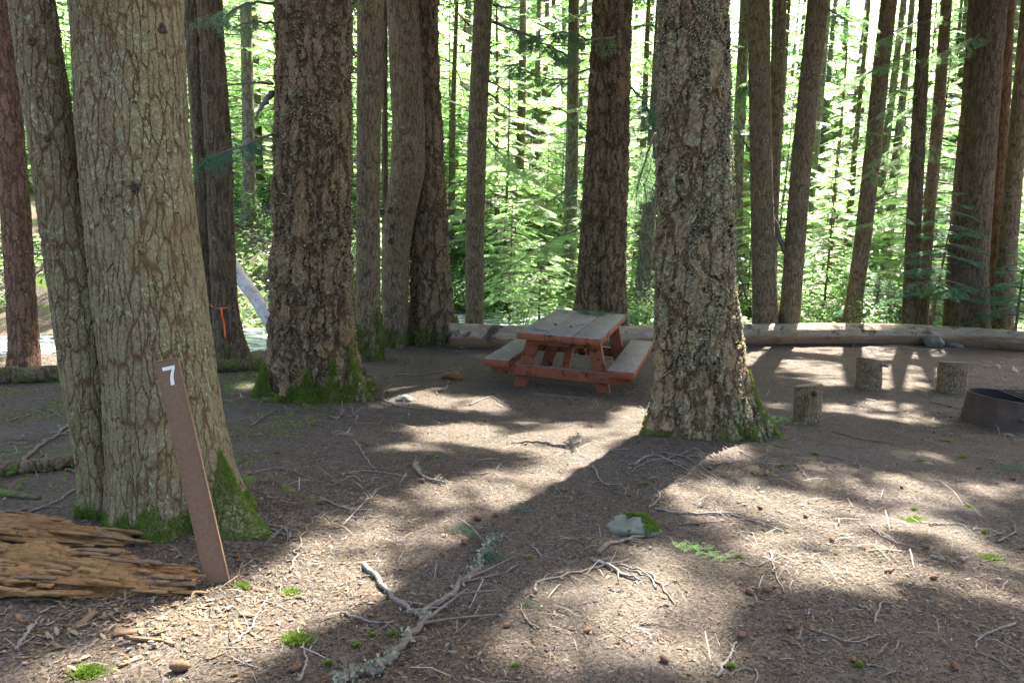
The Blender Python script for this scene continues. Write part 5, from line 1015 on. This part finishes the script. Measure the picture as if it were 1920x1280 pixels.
# green sprigs and tufts on the ground
def tuft(px, py, wpx, label, kind, seed, group):
    g = G(px, py); r = wpx/2*g[1]/F_PX; q = np.random.default_rng(seed); g[2] = float(gz_(g[0], g[1]))
    if kind == 'sprig':
        n = 26; a = q.uniform(-1.1, 1.1, n)+q.choice([0, 3.1], n)*0+seed; P = g+np.stack([q.normal(scale=r*.55, size=n), q.normal(scale=r*.35, size=n), q.uniform(.01, .03, n)], 1); D = np.stack([np.cos(a), np.sin(a), q.uniform(-.1, .25, n)], 1)
        geo = [place(SPF[c], P[c::4], D[c::4], r*q.uniform(.3, .65, len(P[c::4])), q, .3) for c in range(4)]; V, Fq = cat_geo(geo); o = mesh_np('fir_sprig', V, Fq, M['needle' if wpx > 60 else 'needle_cool'], smooth=False)
    else:
        n = int(240+900*min(1, wpx/60)); a = q.uniform(0, 6.28, n); rr = r*np.abs(q.normal(scale=.5, size=n)); P = g+np.stack([rr*np.cos(a), rr*.8*np.sin(a), 0*a], 1); P[:, 2] = gz_(P[:, 0], P[:, 1]); D = np.stack([np.cos(a)*.5, np.sin(a)*.5, q.uniform(.3, 1, n)], 1)+q.normal(scale=.3, size=(n, 3))
        tm_ = (np.array([[0, .08, 0], [.6, .09, 0], [1, 0, 0], [.6, -.09, 0], [0, -.08, 0], [.3, 0, .02]]), np.array([[0, 1, 2, 5], [5, 2, 3, 4]])); V, Fq = place(tm_, P, D, q.uniform(.006, .018, n)*(1+.5*(kind == 'grass')), q, .5); o = mesh_np('moss_tuft' if kind == 'moss' else 'grass_tuft', V, Fq, M['mossy'], smooth=False)
    set_origin(o, g); return tag(o, label, 'sprig' if kind == 'sprig' else 'tuft', group)
tuft(1300, 1035, 90, 'green and yellow fir sprig lying right of the mossy pale rock', 'sprig', 1, None); tuft(1345, 1050, 70, 'yellowish end of a fir sprig on sunlit ground right of the rock', 'sprig', 2, None); tuft(880, 1000, 60, 'grey-green lichened sprig left of the tree shadow', 'sprig', 3, None)
tuft(925, 1048, 50, 'green sprig at the far tip of the lichen-crusted branch', 'sprig', 4, None); tuft(970, 955, 44, 'small green sprig on the sunlit ground beside the tree shadow', 'sprig', 5, None); tuft(985, 1135, 44, 'small green sprig in the tree shadow right of the branch', 'sprig', 6, None)
tuft(560, 1200, 60, 'green grass tuft at front left beside a pale twig', 'grass', 7, None); tuft(165, 1262, 60, 'green grass tuft at the front left edge', 'grass', 8, None); tuft(1650, 828, 40, 'yellow-green moss tuft on the ground below the stools', 'moss', 9, None); tuft(1805, 858, 26, 'small bright moss tuft in front of the fire ring', 'moss', 10, None)
tuft(1470, 790, 70, 'green lichened sprigs at the foot of the tilted log stool', 'sprig', 11, None); tuft(860, 688, 60, 'green moss patch behind the broken wood chunk', 'moss', 12, None); tuft(545, 1110, 40, 'lime moss tuft right of the marker post foot', 'moss', 13, None); tuft(455, 1100, 36, 'lime tuft touching the marker post foot', 'moss', 14, None)
tuft(1715, 975, 50, 'dark moss strip on the right mid ground', 'moss', 15, None); tuft(1860, 1045, 50, 'dark moss strip near the right edge', 'moss', 16, None); tuft(1900, 880, 50, 'green sprig by the right edge below the fire ring', 'sprig', 17, None); tuft(1100, 587, 40, 'fir sprig lying on the back end of the table top', 'sprig', 18, None)
for i in range(24):
    px = qq.uniform(480, 1900); py = qq.choice([qq.uniform(700, 900), qq.uniform(900, 1270)]); tuft(px, py, qq.uniform(8, 20), 'tiny green moss tuft on the needle-covered ground', 'moss', 60+i, 'tiny moss tufts on the needle-covered ground')
# broken chunk of wood left of the table
g = G(850, 712); ck = empty('broken_wood', g, 'splintered chunk of broken wood left of the picnic table', 'wood chunk'); q = np.random.default_rng(5)
V, Fq = tube(g+np.array([[-.14, .02, .03], [-.05, 0, .06], [.05, -.01, .055], [.13, .01, .02]]), [.03, .045, .04, .02], 10, jitter=.2, seed=3); fix_tris(mesh_np('chunk', V, Fq, M['rot'], ck, smooth=False))
for i in range(7):
    e = g+np.array([q.uniform(-.22, .22), q.uniform(-.12, .05), q.uniform(.0, .12)]); V, Fq = tube(smooth_path([g+[q.uniform(-.08, .08), 0, .06], (g+e)/2+[0, 0, .06], e], 6), np.linspace(.011, .004, 6), 6); fix_tris(mesh_np('splinter', V, Fq, M['twig_grey'], ck))
# cones and twigs resting on the table top
def on_table(u, v, dz=0): return np.array(TM @ Vector((u, v, HT+dz)))
for i, (u, v) in enumerate([(-.18, -.35), (.02, -.42)]):
    o = cone.copy(); COL.objects.link(o); o.location = on_table(u, v, .014).tolist(); o.rotation_euler = (0, 0, i*1.9); tag(o, ['brown fir cone on the table top, left one of two', 'brown fir cone on the table top, right one of two'][i], 'fir cone', 'fir cones on the table')
sp = [o for o in bpy.data.objects if o.get('label') == 'fir sprig lying on the back end of the table top'][0]; p = on_table(.05, .85, .01); sp.location = p.tolist()
for i, pts in enumerate([[(-.40, -.6), (-.30, -.75), (-.20, -.85)], [(-.35, -.85), (-.2, -.78), (-.12, -.9)], [(.05, -.3), (.12, -.15), (.2, -.1)]]):
    P = smooth_path([on_table(u, v, .006) for u, v in pts], 10); V, Fq = tube(P, .004, 6); o = mesh_np('small_twig', V, Fq, M['twig_grey']); fix_tris(o); set_origin(o, P[0]); tag(o, ['long curved twig on the near left corner of the table top', 'short twig at the near edge of the table top', 'dark twig in the middle of the table top'][i], 'stick', 'twigs on the table')
# young fir in the shade in front of the broad grey trunk, right
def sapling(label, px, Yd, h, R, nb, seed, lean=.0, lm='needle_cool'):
    P = onplane(px, 610, Yd); z = float(Hz(P[0], Yd)); root = empty('young_fir', (P[0], Yd, z), label, 'young tree'); n = 14; zz = np.linspace(-.1, h, n); Q = np.stack([P[0]+lean*zz, np.full(n, Yd), z+zz], 1); V, Fq = tube(Q, np.linspace(.04, .008, n), 8); mesh_np('trunk', V, Fq, M['bark_mid'], root)
    V, Fq, mi = crown_geo(h*.30, h, R, nb, seed, tm=SPF, sz=.52, dens=6, droop=.22, low=.8, power=.75); V = V+np.array([P[0], Yd, z]); V[:, 0] += lean*(V[:, 2]-z); mesh_np('crown', V, Fq, [M[lm], M['twig']], root, smooth=False, midx=mi)
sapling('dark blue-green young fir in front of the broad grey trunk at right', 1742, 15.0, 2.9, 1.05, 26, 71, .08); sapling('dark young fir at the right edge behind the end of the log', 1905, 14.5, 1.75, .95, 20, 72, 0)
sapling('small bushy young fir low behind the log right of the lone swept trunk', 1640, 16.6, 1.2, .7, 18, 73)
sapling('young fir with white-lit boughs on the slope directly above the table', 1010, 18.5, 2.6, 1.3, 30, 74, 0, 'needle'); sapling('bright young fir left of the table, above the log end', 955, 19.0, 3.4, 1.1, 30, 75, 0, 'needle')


# needles and grit lying on the table top and benches
q = np.random.default_rng(77); n = 900; u = q.uniform(-.46, .46, n); v = -1+2*q.uniform(size=n)**.8; v = np.clip(v, -1, 1); z = np.full(n, HT+.003)
b_ = q.uniform(size=n) < .35; sg = q.choice([-1, 1], n); u = np.where(b_, sg*(BS-.15+q.uniform(-.13, .13, n)), u); z = np.where(b_, HB+.003, z); a = q.uniform(0, 3.14, n); l = q.uniform(.006, .03, n); w = l*q.uniform(.08, .35, n)
U = np.stack([np.cos(a)*l, np.sin(a)*l, 0*a+q.uniform(0, .004, n)], 1)/2; W2 = np.stack([-np.sin(a)*w, np.cos(a)*w, 0*a], 1)/2; C = np.stack([u, v, z], 1); Vl = np.stack([C-U-W2, C+U-W2, C+U+W2, C-U+W2], 1).reshape(-1, 3)
Mw = np.array(TM); Vw = Vl @ Mw[:3, :3].T+Mw[:3, 3]; c = np.repeat(.6*PAL[q.choice(len(PAL), n)], 4, 0); tag(mesh_np('table_litter', Vw, np.arange(4*n).reshape(-1, 4), M['litter'], smooth=False, attr=c), kind='stuff')
